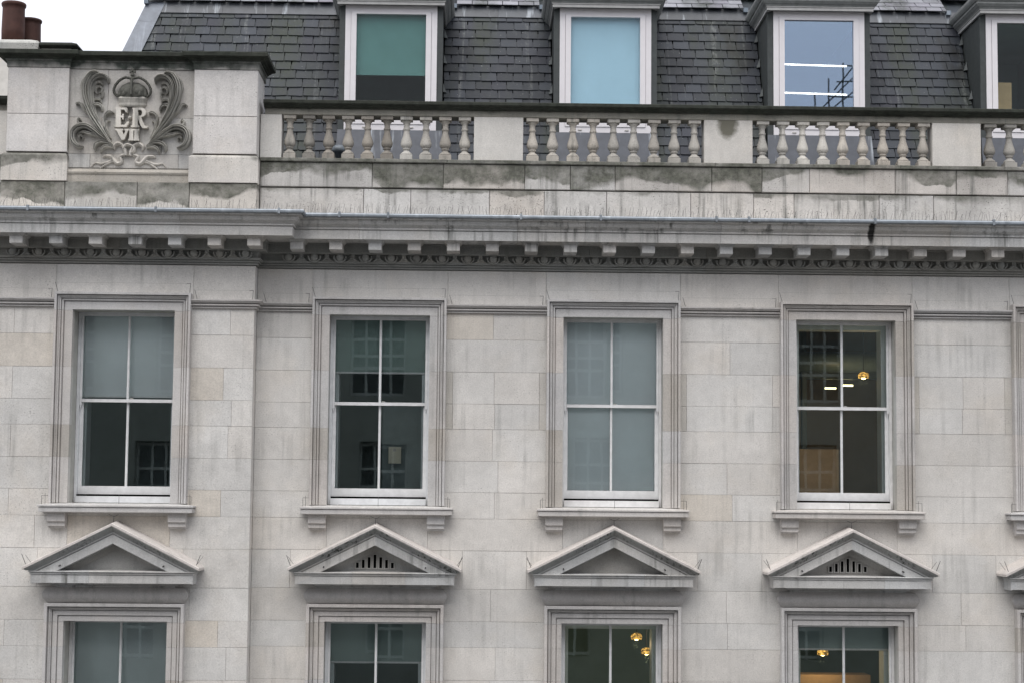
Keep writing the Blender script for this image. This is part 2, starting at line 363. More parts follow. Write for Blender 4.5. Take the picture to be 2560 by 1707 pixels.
# ---- facing stones in courses
Z = [2.741, 2.369, 1.914, 1.465, 1.108, 0.661, 0.222, -0.145, -0.589, -1.121, -1.570, -1.929, -2.377]
while Z[-1] > -5.4: Z.append(Z[-1] - (0.45 if len(Z) % 3 else 0.36))
G = 0.0013
def facing(x0, x1, z0, z1, yo=0.0, col=None):
    mb = MB().block(x0 + G, x1 - G, yo + R.uniform(-0.0015, 0.0015), yo + 0.1, z0 + G, z1 - G, 0.0025, 0.0014)
    mb.obj('stone_block', 'wall', wall, col or tint(0.05, 0.012))
TAN = (0.98, 0.94, 0.885); DK = (0.84, 0.83, 0.80); LT = (1.06, 1.05, 1.04)
def run(xs, z0, z1, yo=0.0, cols={}):
    for i in range(len(xs) - 1): facing(xs[i], xs[i+1], z0, z1, yo, cols.get(i))
for i in range(len(Z) - 1):
    zt, zb = Z[i], Z[i+1]
    upper = zb >= 0.2 or i == 6; lower = zt < -1.5
    # main wall, one stretch per pier between windows
    for b in range(-1, 4):
        a0 = PX1 if b < 0 else WC[b] + 0.90
        a1 = WC[0] - 0.90 if b < 0 else (WC[b+1] - 0.90 if b < 3 else XR)
        m = (a0 + a1) / 2 + R.uniform(-0.05, 0.05)
        if upper or lower:
            if b < 0: facing(a0 + 0.001, a1, zb, zt)
            elif i in (2, 3): run([a0, a0 + 0.14, m, a1 - 0.14, a1] if R.random() < 0.55 else [a0, a0 + 0.14, a1 - 0.14, a1], zb, zt, 0, {0: DK, 3: (0.9, 0.89, 0.87)})
            elif R.random() < 0.28: facing(a0, a1, zb, zt)
            else: run([a0, m, a1], zb, zt, 0, {0: TAN} if R.random() < 0.12 else {})
    if not (upper or lower):      # full-width courses between the two window rows
        off = {6: [-1.0, 1.0, 1.72], 7: [-0.70, 0.71], 8: [-1.2, 1.2], 9: [-0.95, 0.95, 1.6]}.get(i, [-0.9, 0.9])
        xs = [PX1 + 0.001]
        for c in WC: xs += [c + d for d in off if c + d < XR and c + d > -1.5]
        xs.append(XR); run(sorted(xs), zb, zt)
    if i == 6:                    # stones under the sills
        for c in WC: facing(c - 0.90, c + 0.90, zb, -0.06)
        facing(PC - 0.90, PC + 0.90, zb, -0.06, PY)
    # pavilion
    def prun(xs): run(xs, zb, zt, PY, {k: TAN for k in range(len(xs)) if R.random() < 0.16})
    q = [0.58, 0.95, 0.50, 0.62][i % 4]
    if upper or lower:
        L0, L1, R0, R1 = PX0, PC - 0.90, PC + 0.90, PX1
        prun([L0, L1 - 0.62, L1] if i % 2 == 0 else [L0, L1])
        prun([R0, R0 + q, R1] if q < 0.9 else [R0, R1])
    else:
        prun([PX0, PC - 1.15, PC - 0.70, PC + 0.71, PX1] if i == 7 else [PX0, PC - 0.9 - 0.1 * (i % 3), PC + 0.9 + 0.1 * (i % 2), PX1])
# returns of the pavilion (side faces) and plain stretches out of the picture
for i in range(len(Z) - 1):
    for x0, x1 in ((PX1 - 0.085, PX1), (PX0, PX0 + 0.085)):
        MB().box(x0 + 0.004, x1 - 0.0015, PY + 0.102, 0.083, Z[i+1] + G, Z[i] - G).obj('stone_block', 'wall', wall, tint(0.05))
facing(XL, PX0 - 0.003, Z[0], 3.35)
for i in range(len(Z) - 1): run([XL, -7.6 + 0.4 * (i % 2), -6.4 + 0.3 * (i % 2), PX0 - 0.003], Z[i+1], Z[i])
B(XL, XR, 0.0, 0.084, GZ, Z[-1] - 0.01).obj('lower_wall', 'wall', wall)
B(PX0, PX1, PY, PY + 0.084, GZ, Z[-1] - 0.01).obj('lower_wall', 'wall', wall)
B(XR - 0.3, XR - 0.001, 0.5, 8.0, GZ, 4.1).obj('end_wall', 'wall', wall)
B(XL + 0.001, XL + 0.3, 0.5, 8.0, GZ, 4.1).obj('end_wall', 'wall', wall)
# frieze stones under the cornice
fr = [PX1 + 0.001]
for c in WC: fr += [c - 0.955, c + 0.955]
fr.append(XR)
run(fr, 2.742, 3.345)
run([PX0, PC - 0.955, PC + 0.955, PX1], 2.742, 3.345, PY)
MB().box(PX1 - 0.08, PX1 - 0.0015, PY + 0.102, 0.083, 2.742, 3.345).obj('stone_block', 'wall', wall, tint())

# ---- string course between the window heads
SP = [(-0.02, 2.735), (0.030, 2.735), (0.042, 2.744), (0.042, 2.756), (0.010, 2.759), (0.010, 2.766), (0.060, 2.769), (0.070, 2.779), (0.070, 2.792), (0.022, 2.796), (0.022, 2.806), (0.078, 2.812), (0.095, 2.832), (0.105, 2.838), (0.105, 2.858), (-0.02, 2.872)]
string = MB()
HS = 0.938
string.plan([(PC + HS, PY), (PX1, PY), (PX1, 0), (WC[0] - HS, 0)], SP)
st_o = string.obj('string_course', 'surround', bld); MB().plan([(PX0, PY), (PC - HS, PY)], SP).obj('string_stone', 'surround', st_o, tint())
for b in range(4):
    x0 = WC[b] + HS; x1 = WC[b+1] - HS if b < 3 else XR
    MB().plan([(x0, 0), (x1, 0)], SP).obj('string_stone', 'surround', st_o, tint())

# ---- main cornice
CP = [(-0.05, 3.69), (0.42, 3.698), (0.555, 3.698), (0.558, 3.69), (0.570, 3.69), (0.572, 3.810), (0.560, 3.814), (0.560, 3.822), (0.588, 3.825), (0.590, 3.842), (0.578, 3.848), (0.600, 3.868), (0.630, 3.890), (0.648, 3.920), (0.655, 3.950), (0.700, 3.955), (0.700, 3.985), (-0.05, 4.14)]
BP = [(-0.05, 3.352), (0.034, 3.352), (0.036, 3.372), (0.022, 3.376), (0.022, 3.382), (0.052, 3.386), (0.056, 3.404), (0.040, 3.408), (0.040, 3.413), (0.072, 3.417), (0.078, 3.438), (0.082, 3.446), (0.030, 3.450), (0.042, 3.50), (0.060, 3.536), (0.150, 3.542), (0.160, 3.55), (0.160, 3.672), (0.175, 3.680), (0.178, 3.697), (-0.05, 3.697)]
bed_o = None
cuts = [-1.05, -0.27, 0.97, 1.92, 2.86, 3.87, 4.75, 5.60, 6.86, 7.95, 9.1, 10.2, 11.3, XR]
def cseg(path, prof, name, mat, par, t): return MB().plan(path, prof).obj(name, mat, par, t)
corn = cseg([(XL, 0), (PX0, 0), (PX0, PY), (-4.46, PY)], CP, 'cornice', 'cornice', bld, tint())
segs = [[(-4.457, PY), (-2.70, PY)], [(-2.697, PY), (PX1, PY), (PX1, 0), (-1.053, 0)]]
for a, b in zip(cuts[:-1], cuts[1:]): segs.append([(a, 0), (b - 0.004, 0)])
for p_ in segs: cseg(p_, CP, 'cornice_stone', 'cornice', corn, tint(0.08, 0.02))
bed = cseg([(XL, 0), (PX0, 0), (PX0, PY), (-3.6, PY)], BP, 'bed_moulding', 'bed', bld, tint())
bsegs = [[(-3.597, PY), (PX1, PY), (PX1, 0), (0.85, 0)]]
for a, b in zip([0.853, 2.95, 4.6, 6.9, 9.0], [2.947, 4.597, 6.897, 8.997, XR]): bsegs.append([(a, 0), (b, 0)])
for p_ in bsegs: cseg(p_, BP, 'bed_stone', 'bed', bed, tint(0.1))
# modillions
mm = MB().block(-0.09, 0.09, -0.485, -0.158, 3.556, 3.662, 0.004)
mm.plan([(-0.09, -0.15), (-0.09, -0.48), (0.09, -0.48), (0.09, -0.15)], [(0, 3.660), (0.012, 3.664), (0.014, 3.674), (0.026, 3.682), (0.034, 3.694), (0.034, 3.6965), (0, 3.6965)])
mme = mm.mesh('modillion'); mme.materials.append(M['cornice'])
for k in range(-1, 26):
    x = -1.143 + 0.5437 * k + (0.0 if k >= 0 else 0)
    if k >= 0 and x < XR - 0.2: link('modillion', mme, 'cornice', corn, tuple(v * 0.9 for v in tint(0.14, 0.03)), loc=(x, 0, 0))
for k in range(7): link('modillion', mme, 'cornice', corn, tint(0.12, 0.03), loc=(-1.701 - 0.541 * k, PY, 0))
# egg and dart
egg = MB().ball((0, -0.095, 3.500), 0.056, 0.060, 0.060, 14, 8)
egg_me = egg.mesh('egg'); egg_me.materials.append(M['bed'])
shell = MB()
def arcpts(rx, rz, zc, y, a0, a1, n): return [(rx * math.sin(rad(a0 + (a1 - a0) * i / n)), y + 0.028 * (1 - math.cos(rad(a0 + (a1 - a0) * i / n))) * -0.5, zc - rz * math.cos(rad(a0 + (a1 - a0) * i / n))) for i in range(n + 1)]
shell.tube(arcpts(0.083, 0.072, 3.507, -0.094, -105, 105, 14), [0.007] + [0.013] * 13 + [0.007], 6)
shell_me = shell.mesh('egg_shell'); shell_me.materials.append(M['bed'])
dart = MB()
dart.rings([[(0.0, -0.135, 3.545), (0.030, -0.122, 3.545), (0.020, -0.105, 3.545), (-0.020, -0.105, 3.545), (-0.030, -0.122, 3.545)],
            [(0.0, -0.128, 3.500), (0.026, -0.112, 3.500), (0.02, -0.085, 3.5), (-0.02, -0.085, 3.5), (-0.026, -0.112, 3.500)],
            [(0.0, -0.112, 3.472), (0.055, -0.094, 3.468), (0.04, -0.07, 3.468), (-0.04, -0.07, 3.468), (-0.055, -0.094, 3.468)],
            [(0.0, -0.088, 3.448), (0.090, -0.080, 3.445), (0.06, -0.06, 3.445), (-0.06, -0.06, 3.445), (-0.090, -0.080, 3.445)]])
dart.ball((0, -0.138, 3.513), 0.010, 0.008, 0.012, 8, 5)
for sx in (-1, 1): dart.tube([(sx * 0.008, -0.118, 3.492), (sx * 0.03, -0.118, 3.468), (sx * 0.065, -0.102, 3.450)], [0.010, 0.011, 0.005], 6)
dart_me = dart.mesh('dart'); dart_me.materials.append(M['bed'])
def eggs(x, y, last=False):
    t = tint(0.12); e = link('egg', egg_me, 'bed', bed, t, loc=(x, y, 0)); link('egg_shell', shell_me, 'bed', bed, t, loc=(x, y, 0))
    if not last: link('dart', dart_me, 'bed', bed, tint(0.12), loc=(x + 0.18, y, 0))
k = 0
while -1.291 + 0.3605 * k < 9.9: eggs(-1.291 + 0.3605 * k, 0); k += 1
for k in range(10): eggs(-1.862 - 0.3585 * k, PY, k == 0)
# lead roll gutter on the cornice edge, with collars
GP = [(PX0 - 2, 0), (PX0, 0), (PX0, PY), (PX1, PY), (PX1, 0), (XR, 0)]
gp = [(0.628, 3.958), (0.700, 3.990), (0.722, 3.972), (0.742, 3.985), (0.745, 4.008), (0.730, 4.026), (0.700, 4.030), (0.628, 4.040)]
gut = MB().plan(GP, gp).obj('lead_gutter', 'gutter', bld)
for x in [-4.75, -3.02, -1.35]: B(x, x + 0.03, PY - 0.752, PY - 0.69, 3.965, 4.040).obj('gutter_collar', 'gutter', gut, (0.8, 0.8, 0.8))
for x in [-0.55, 0.12, 1.95, 3.05, 4.65, 5.1, 6.85, 8.5, 10.2]: B(x, x + 0.03, -0.752, -0.69, 3.965, 4.044).obj('gutter_collar', 'gutter', gut, (0.8, 0.8, 0.8))
# bird spikes along the cornice
sp = MB()
def spikes(x0, x1, y):
    x = x0
    while x < x1:
        a = R.uniform(-0.02, 0.05) if R.random() < 0.8 else R.uniform(-0.06, 0.08)
        h = R.uniform(0.10, 0.17); yy = y + R.uniform(-0.03, 0.03)
        sp.tube([(x, yy, 4.02), (x + a, yy - 0.01, 4.02 + h)], 0.0021, 3, False); x += R.uniform(0.025, 0.055)
spikes(PX0, PX1 + 0.4, PY - 0.6); spikes(PX1 + 0.4, XR, -0.6)
sp.obj('bird_spikes', 'wire', bld, kind='stuff')

# ---- window surrounds, sills, sashes
UPROF = [(0.0, -0.10), (0.0, 0.030), (0.108, 0.030), (0.112, 0.012), (0.119, 0.012), (0.122, 0.055), (0.143, 0.058), (0.146, 0.036), (0.153, 0.036), (0.156, 0.075), (0.170, 0.078), (0.178, 0.098), (0.188, 0.106), (0.192, 0.080), (0.200, 0.080), (0.203, 0.135), (0.232, 0.135), (0.235, 0.130), (0.235, -0.06)]
LPROF = [(0.0, -0.10), (0.0, 0.030), (0.068, 0.030), (0.071, 0.010), (0.078, 0.010), (0.081, 0.050), (0.140, 0.050), (0.143, 0.026), (0.150, 0.026), (0.153, 0.066), (0.162, 0.070), (0.170, 0.088), (0.184, 0.102), (0.190, 0.076), (0.199, 0.076), (0.203, 0.140), (0.240, 0.140), (0.245, 0.132), (0.245, -0.06)]
def surround(c, yo, z0, z1, prof, splits, par=None):
    s_ = MB().arch([(c - OH, z1 - 0.012), (c - OH, z1), (c + OH, z1), (c + OH, z1 - 0.012)], prof, yo).obj('window_surround', 'surround', bld, tint(0.03))
    zs = [z0] + splits + [z1 - 0.014]
    for i in range(len(zs) - 1):
        for sx in (-1, 1):
            pth = [(c - OH, zs[i] + 0.001), (c - OH, zs[i+1] - 0.001)] if sx < 0 else [(c + OH, zs[i+1] - 0.001), (c + OH, zs[i] + 0.001)]
            MB().arch(pth, prof, yo).obj('jamb_stone', 'surround', s_, tint(0.07, 0.025) if R.random() > 0.2 else (0.86, 0.84, 0.80))
    return s_
SILL = [(-0.05, -0.094), (0.10, -0.094), (0.12, -0.105), (0.17, -0.105), (0.19, -0.094), (0.232, -0.094), (0.235, -0.090), (0.235, -0.034), (0.222, -0.030), (0.222, -0.024), (0.250, -0.020), (0.250, 0.000), (0.244, 0.005), (0.12, 0.020), (-0.05, 0.03)]
def sill(c, yo):
    s_ = MB().plan([(c - 0.812, yo + 0.02), (c - 0.812, yo), (c + 0.812, yo), (c + 0.812, yo + 0.02)], SILL).obj('window_sill', 'surround', bld, tint(0.04))
    MB().box(c - OH - 0.005, c + OH + 0.005, yo + 0.03, 0.26, -0.05, 0.032).obj('sill_back', 'surround', s_)
    for sx in (-1, 1):
        a, b = (c - 0.948, c - 0.702) if sx < 0 else (c + 0.702, c + 0.948)
        m_ = MB()
        for (z0, z1, d) in ((-0.225, -0.095, 0.150), (-0.232, -0.222, 0.130), (-0.290, -0.228, 0.118), (-0.296, -0.286, 0.100), (-0.315, -0.292, 0.086)): m_.block(a + (0.15 - d) * 0.1, b - (0.15 - d) * 0.1, yo - d, yo + 0.02, z0, z1, 0.004)
        m_.obj('sill_bracket', 'surround', s_, tint(0.05))
    return s_
def sash_window(c, yo, z0, z1, zm, blind=None, blindmat='blind', lining=0.085, tnt=None):
    """box frame > two sashes with one glazing bar each, panes, blind, inner lining"""
    y = 0.24 if yo == 0 else 0.24 + yo * 0.55
    f = MB(); W_ = OH + 0.004
    f.box(c - W_, c - OH + 0.034, y, y + 0.14, z0 + 0.01, z1 + 0.004); f.box(c + OH - 0.034, c + W_, y, y + 0.14, z0 + 0.01, z1 + 0.004)
    f.box(c - OH + 0.034, c + OH - 0.034, y + 0.002, y + 0.14, z1 - 0.022, z1 + 0.004)
    f.box(c - OH + 0.034, c + OH - 0.034, y - 0.055, y + 0.12, z0 + 0.008, z0 + 0.098)
    fo = f.obj('sash_window', 'sash', bld, tint(0.03))
    X = OH - 0.036; yu, yl = y + 0.020, y + 0.062
    gb = z0 + 0.24; gt = z1 - 0.045
    up = MB(); up.box(c - X, c - X + 0.030, yu, yu + 0.038, zm - 0.075, gt + 0.022); up.box(c + X - 0.030, c + X, yu, yu + 0.038, zm - 0.075, gt + 0.022)
    up.box(c - X + 0.030, c + X - 0.030, yu + 0.001, yu + 0.037, gt, gt + 0.022); up.box(c - X + 0.03, c + X - 0.03, yu - 0.004, yu + 0.037, zm - 0.028, zm + 0.016)
    for sx in (-1, 1):   # sash horns
        xx = c + sx * (X - 0.015); up.rings([[(xx - 0.012, yu + 0.003, zm - 0.075), (xx + 0.012, yu + 0.003, zm - 0.075), (xx + 0.012, yu + 0.035, zm - 0.075), (xx - 0.012, yu + 0.035, zm - 0.075)], [(xx - 0.005, yu + 0.012, zm - 0.115), (xx + 0.005, yu + 0.012, zm - 0.115), (xx + 0.005, yu + 0.03, zm - 0.115), (xx - 0.005, yu + 0.03, zm - 0.115)]])
    up.obj('upper_sash', 'sash', fo)
    lo = MB(); lo.box(c - X, c - X + 0.050, yl, yl + 0.038, gb - 0.115, zm + 0.02); lo.box(c + X - 0.050, c + X, yl, yl + 0.038, gb - 0.115, zm + 0.02)
    lo.box(c - X + 0.05, c + X - 0.05, yl + 0.001, yl + 0.037, gb - 0.115, gb); lo.box(c - X + 0.05, c + X - 0.05, yl - 0.004, yl + 0.037, zm - 0.012, zm + 0.02)
    lo.obj('lower_sash', 'sash', fo)
    for (yy, a, b) in ((yu, zm + 0.016, gt), (yl, gb, zm - 0.012)):
        MB().rings([[(c - 0.017, yy + 0.010, zz), (c - 0.008, yy, zz), (c + 0.008, yy, zz), (c + 0.017, yy + 0.010, zz), (c + 0.017, yy + 0.034, zz), (c - 0.017, yy + 0.034, zz)] for zz in (a, b)]).obj('glazing_bar', 'sash', fo)
        for sx in (-1, 1):
            xa, xb = (c - X + 0.03, c - 0.012) if sx < 0 else (c + 0.012, c + X - 0.03)
            if yy == yl: xa, xb = (c - X + 0.05, c - 0.012) if sx < 0 else (c + 0.012, c + X - 0.05)
            tx, tz = R.uniform(-0.004, 0.004), R.uniform(-0.003, 0.003); w_ = xb - xa; h_ = b - a; ya = yy + 0.02
            pv = [(xa, ya - tx, a), (xb, ya + tx, a), (xb, ya + tx + tz, b), (xa, ya - tx + tz, b)]
            MB().rings([pv, [(p[0], p[1] + 0.004, p[2]) for p in pv]]).obj('pane', 'glass', fo)
    if lining:
        l = MB()
        for sx in (-1, 1):
            xa = c + sx * (OH - 0.03); xb = c + sx * (OH - 0.03 - lining); x0, x1 = min(xa, xb), max(xa, xb)
            l.box(x0, x1, y + 0.15, y + 0.42, z0 + 0.0, z1 - 0.0)
            for q in (0.25, 0.5, 0.75): l.box(x0 + (x1 - x0) * q - 0.004, x0 + (x1 - x0) * q + 0.004, y + 0.143, y + 0.15, z0, z1)
        l.box(c - OH + 0.03, c + OH - 0.03, y + 0.155, y + 0.42, z1 - 0.10, z1 - 0.001)
        l.obj('window_lining', 'lining', fo)
    if blind is not None:
        bx = OH - 0.04 if lining < 0.05 else OH - 0.045
        yb = y + 0.125
        bo = B(c - bx, c + bx, yb, yb + 0.006, blind, z1 - 0.02).obj('roller_blind', blindmat, fo, tnt)
        B(c - bx + 0.002, c + bx - 0.002, yb - 0.008, yb + 0.014, blind - 0.025, blind).obj('blind_bar', 'sash', fo)
    B(c - OH + 0.036, c + OH - 0.036, y - 0.004, y + 0.10, z0 + 0.0985, z0 + 0.122).obj('gap_shade_strip', 'shade_black', fo)  # solid near-black strip paints the shade between bottom rail and sill
    # sash lifts and catch
    B(c + 0.03, c + 0.075, yl - 0.02, yl + 0.01, zm + 0.02, zm + 0.034).obj('sash_catch', 'gap', fo)
    return fo
SZ = [0.661, 1.108, 1.914]
ups = [(PC, PY), (0, 0), (3.3, 0), (6.6, 0), (9.9, 0)]
blinds_u = [(1.545, (1.06, 1.07, 1.07)), (1.93, (0.34, 0.44, 0.40)), (0.262, (1.22, 1.23, 1.24)), None, (1.2, (0.8, 0.8, 0.8))]
for i, (c, yo) in enumerate(ups):
    surround(c, yo, UZ0, UZ1, UPROF, SZ); sill(c, yo)
    bl = blinds_u[i]
    sash_window(c, yo, UZ0, UZ1, 1.475, bl[0] if bl else None, 'blind', 0.085 if i in (0, 1, 3) else 0.03, bl[1] if bl else None)
blinds_l = [(-4.0, (0.82, 0.86, 0.85)), (-2.16, (0.36, 0.44, 0.41)), None, (-1.93, (0.42, 0.50, 0.48)), (-2.2, (0.6, 0.6, 0.6))]
for i, (c, yo) in enumerate(ups):
    surround(c, yo, LZ0, LZ1, LPROF, [-3.3, -2.377, -1.929])
    bl = blinds_l[i]
    sash_window(c, yo, LZ0, LZ1, -2.90, bl[0] if bl else None, 'blind', 0.085 if i in (1, 2, 3) else 0.03, bl[1] if bl else None)
    MB().plan([(c - 0.80, yo + 0.02), (c - 0.80, yo), (c + 0.80, yo), (c + 0.80, yo + 0.02)], [(d, z + LZ0 - 0.03) for d, z in SILL]).obj('window_sill', 'surround', bld)

# ---- pediments
RK_CORONA = [(-0.02, 0.000), (0.300, 0.000), (0.300, 0.006), (0.330, 0.006), (0.330, 0.116), (0.312, 0.121), (0.312, 0.129), (0.344, 0.132), (0.344, 0.143), (-0.02, 0.143)]
RK_CYMA = [(-0.02, 0.1432), (0.326, 0.1432), (0.332, 0.152), (0.346, 0.165), (0.362, 0.178), (0.390, 0.192), (0.404, 0.206), (0.408, 0.2185), (-0.02, 0.2185)]
RK_FILLET = [(-0.02, 0.2187), (0.428, 0.2187), (0.428, 0.246), (0.420, 0.254), (-0.02, 0.285)]
def pediment(c, yo, vent, stains=0):
    ca = math.cos(math.atan(0.5)); zin = -0.521
    par = None; base = 0.765
    def half(sx, RK):
        rs = []
        for st in (0, 1, 2):
            ring = []
            for d, o_ in RK:
                xe = base + max(d, 0.30)
                zo = o_ / ca
                if st == 0: ring.append((c, yo - d, zin + zo))
                else: ring.append((c + sx * xe, yo - (d if st == 1 else -0.02), zin + zo - 0.5 * xe))
            rs.append(ring if sx > 0 else ring[::-1])
        m_ = MB(); n = len(RK)
        # front run
        m_.rings(rs[:2], False); m_.rings(rs[1:], False)
        return m_
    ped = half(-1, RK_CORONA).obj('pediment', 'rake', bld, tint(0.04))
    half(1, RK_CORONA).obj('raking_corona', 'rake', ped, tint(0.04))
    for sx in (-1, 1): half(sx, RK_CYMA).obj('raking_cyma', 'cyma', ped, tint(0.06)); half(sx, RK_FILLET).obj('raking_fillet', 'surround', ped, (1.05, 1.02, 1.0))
    # horizontal cornice
    HC = [(-0.02, -1.120), (0.05, -1.120), (0.055, -1.100), (0.10, -1.085), (0.115, -1.060), (0.12, -1.046), (0.28, -1.044), (0.315, -1.044), (0.318, -1.052), (0.328, -1.052), (0.330, -0.950), (0.322, -0.946), (0.322, -0.938), (0.342, -0.934), (0.345, -0.922), (0.338, -0.917), (0.352, -0.908), (0.362, -0.904), (0.364, -0.895), (0.355, -0.890), (-0.02, -0.872)]
    xs = [-0.765, -0.31, 0.42, 0.765] if R.random() < 0.5 else [-0.765, -0.12, 0.45, 0.765]
    for i in range(3):
        a, b = c + xs[i] + 0.0012, c + xs[i+1] - 0.0012
        pth = [(a, yo), (b, yo)]
        if i == 0: pth = [(a, yo + 0.02)] + pth
        if i == 2: pth = pth + [(b, yo + 0.02)]
        MB().plan(pth, HC, True).obj('corona_stone', 'rake', ped, tint(0.06))
    # tympanum, with an inner stepped border; some carry a slotted vent
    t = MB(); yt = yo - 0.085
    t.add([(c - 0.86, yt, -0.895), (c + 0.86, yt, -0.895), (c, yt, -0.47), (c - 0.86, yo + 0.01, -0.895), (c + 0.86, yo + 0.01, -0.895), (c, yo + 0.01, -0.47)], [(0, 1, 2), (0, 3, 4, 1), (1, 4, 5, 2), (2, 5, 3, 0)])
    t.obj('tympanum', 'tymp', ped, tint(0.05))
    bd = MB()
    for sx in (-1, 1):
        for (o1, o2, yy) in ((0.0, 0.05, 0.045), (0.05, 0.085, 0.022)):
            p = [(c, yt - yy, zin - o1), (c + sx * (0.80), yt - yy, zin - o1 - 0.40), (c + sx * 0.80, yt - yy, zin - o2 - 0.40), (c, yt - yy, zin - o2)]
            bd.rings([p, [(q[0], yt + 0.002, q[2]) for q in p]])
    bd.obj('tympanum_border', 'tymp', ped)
    if vent:
        for k, h in enumerate((0.075, 0.115, 0.150, 0.185, 0.150, 0.115, 0.075)):
            x = c - 0.012 + (k - 3) * 0.081
            B(x - 0.019, x + 0.019, yt - 0.006, yt + 0.004, -0.835, -0.835 + h).obj('vent_slot', 'shade_black', ped)
            fm = MB()
            for a, b, z0, z1 in ((x - 0.034, x - 0.019, -0.850, -0.835 + h + 0.012), (x + 0.019, x + 0.034, -0.850, -0.835 + h + 0.012), (x - 0.019, x + 0.019, -0.850, -0.835), (x - 0.019, x + 0.019, -0.835 + h, -0.835 + h + 0.012)): fm.box(a, b, yt - 0.022, yt + 0.004, z0, z1)
            fm.obj('vent_rim', 'tymp', ped)
    # pulvinated frieze
    n = 12; PF = [(-0.02, -1.326)] + [(0.045 + 0.062 * math.sin(math.pi * (i + 0.5) / (n + 1)), -1.326 + 0.204 * i / n) for i in range(n + 1)] + [(-0.02, -1.122)]
    MB().plan([(c - 0.885, yo + 0.02), (c - 0.885, yo), (c + 0.885, yo), (c + 0.885, yo + 0.02)], PF).obj('pulvinated_frieze', 'surround', ped, (0.93, 0.93, 0.93))
    B(c - 0.935, c + 0.935, yo - 0.045, yo + 0.01, -1.322, -1.126).obj('frieze_back', 'surround', ped)
    # dowel pins in the raking stones
    for sx in (-1, 1): MB().tube([(c + sx * 0.70, yo - 0.30, -0.84 + 0.03), (c + sx * 0.70, yo - 0.40, -0.84 + 0.02)], 0.010, 6).obj('iron_pin', 'wire', ped)
    w = MB()
    for sx in (-1, 1):
        xb = c + sx * 1.15; w.tube([(xb, yo - 0.40, -0.80), (xb + sx * 0.055, yo - 0.41, -0.66)], 0.004, 4); w.tube([(xb - sx * 0.03, yo - 0.2, -0.80), (xb + sx * 0.06, yo - 0.2, -0.68)], 0.0025, 4)
    w.tube([(c, yo - 0.3, -0.25), (c, yo - 0.3, -0.14)], 0.004, 4)
    for sx in (-1, 1): w.tube([(c, yo - 0.3, -0.15), (c + sx * 0.07, yo - 0.32, -0.12)], 0.003, 4)
    w.obj('bird_wire', 'wire', ped, kind='stuff')
for i, (c, yo) in enumerate(ups): pediment(c, yo, i in (1, 3))

# ---- thin bird wires over window heads, string course and sills
bw = MB()
def wire(x0, x1, y, z, h=0.13):
    bw.tube([(x0, y, z + h), (x1, y, z + h)], 0.0008, 3, False)
    for x, dx in ((x0, -0.02), (x1, 0.005)): bw.tube([(x + dx * -1, y, z - 0.005), (x + dx, y, z + h + 0.004)], 0.0030, 4)
    bw.tube([(x1 - 0.05, y, z + h), (x1, y, z + h)], 0.0028, 4)
for (c, yo) in ups:
    wire(c - 0.93, c + 0.92, yo - 0.07, 2.945)
    for sx in (-1, 1):
        x = c + sx * 1.02
        bw.tube([(x, yo - 0.17, 0.0), (x, yo - 0.17, 0.13)], 0.003, 4); bw.tube([(x - sx * 0.03, yo - 0.10, 0.0), (x - sx * 0.03, yo - 0.10, 0.16)], 0.0025, 4)
        bw.tube([(x, yo - 0.17, 0.13), (x - sx * 0.08, yo - 0.12, 0.13)], 0.0022, 4)
    bw.tube([(c + 0.02, yo - 0.1, 0.02), (c + 0.02, yo - 0.1, 0.15)], 0.0025, 4)
for b in range(4): wire(WC[b] + 1.0, (WC[b+1] if b < 3 else XR) - 1.0, -0.05, 2.86)
wire(-1.62, -1.0, -0.05, 2.86); wire(PC + 1.0, PX1 - 0.02, PY - 0.05, 2.86); wire(PX0, PC - 1.0, PY - 0.05, 2.86)
bw.obj('bird_wire', 'wire', bld, kind='stuff')

# ---- parapet: two courses, balustrade
par_core = MB(); par_core.box(PX1 - 0.02, XR, 0.08, 0.40, 4.1, 4.93); par_core.box(XL, PX0 + 0.02, 0.08, 0.40, 4.1, 4.93); par_core.box(PX0 + 0.06, PX1 - 0.06, PY + 0.09, 0.40, 4.1, 6.1)
par = par_core.obj('parapet', 'gap', bld)
def blocks(xs, z0, z1, y0, mat, name='stone_block', y1=0.1, ta=0.07, g=0.003):
    for a, b in zip(xs[:-1], xs[1:]): MB().block(a + g, b - g, y0 + R.uniform(-0.003, 0.003), y1, z0 + g, z1 - g, 0.008, 0.002).obj(name, mat, par, tint(ta, 0.025))
blocks([PX1 + 0.003, -0.26, 0.41, 1.53, 2.31, 3.20, 4.40, 5.30, 5.88, 7.10, 7.88, 9.2, 10.5, XR], 4.145, 4.508, 0.012, 'course')
blocks([PX1 + 0.003, -0.14, 0.87, 2.03, 2.68, 3.32, 4.70, 5.42, 6.10, 7.33, 8.21, 8.95, 10.1, 11.2, XR], 4.522, 4.878, 0.0, 'plinth')
blocks([PX1 + 0.003, -0.10, 0.92, 2.10, 3.40, 4.75, 6.15, 7.4, 8.9, 10.2, XR], 4.881, 4.936, -0.03, 'plinth', 'plinth_lip', 0.38, 0.05, 0.0015)
blocks([XL, PX0 - 0.003], 4.145, 4.508, 0.012, 'course'); blocks([XL, PX0 - 0.003], 4.522, 4.936, 0.0, 'plinth', 'stone_block', 0.38)
bal = MB().plan([(PX1 + 0.05, 0.02), (XR, 0.02)], [(-0.30, 5.569), (0.0, 5.569), (0.0, 5.655), (-0.30, 5.655)]).obj('balustrade', 'rail', bld)
capP = [(-0.42, 5.656), (0.02, 5.656), (0.030, 5.668), (0.055, 5.676), (0.062, 5.690), (0.095, 5.700), (0.105, 5.712), (0.105, 5.748), (0.098, 5.756), (-0.2, 5.775), (-0.42, 5.76)]
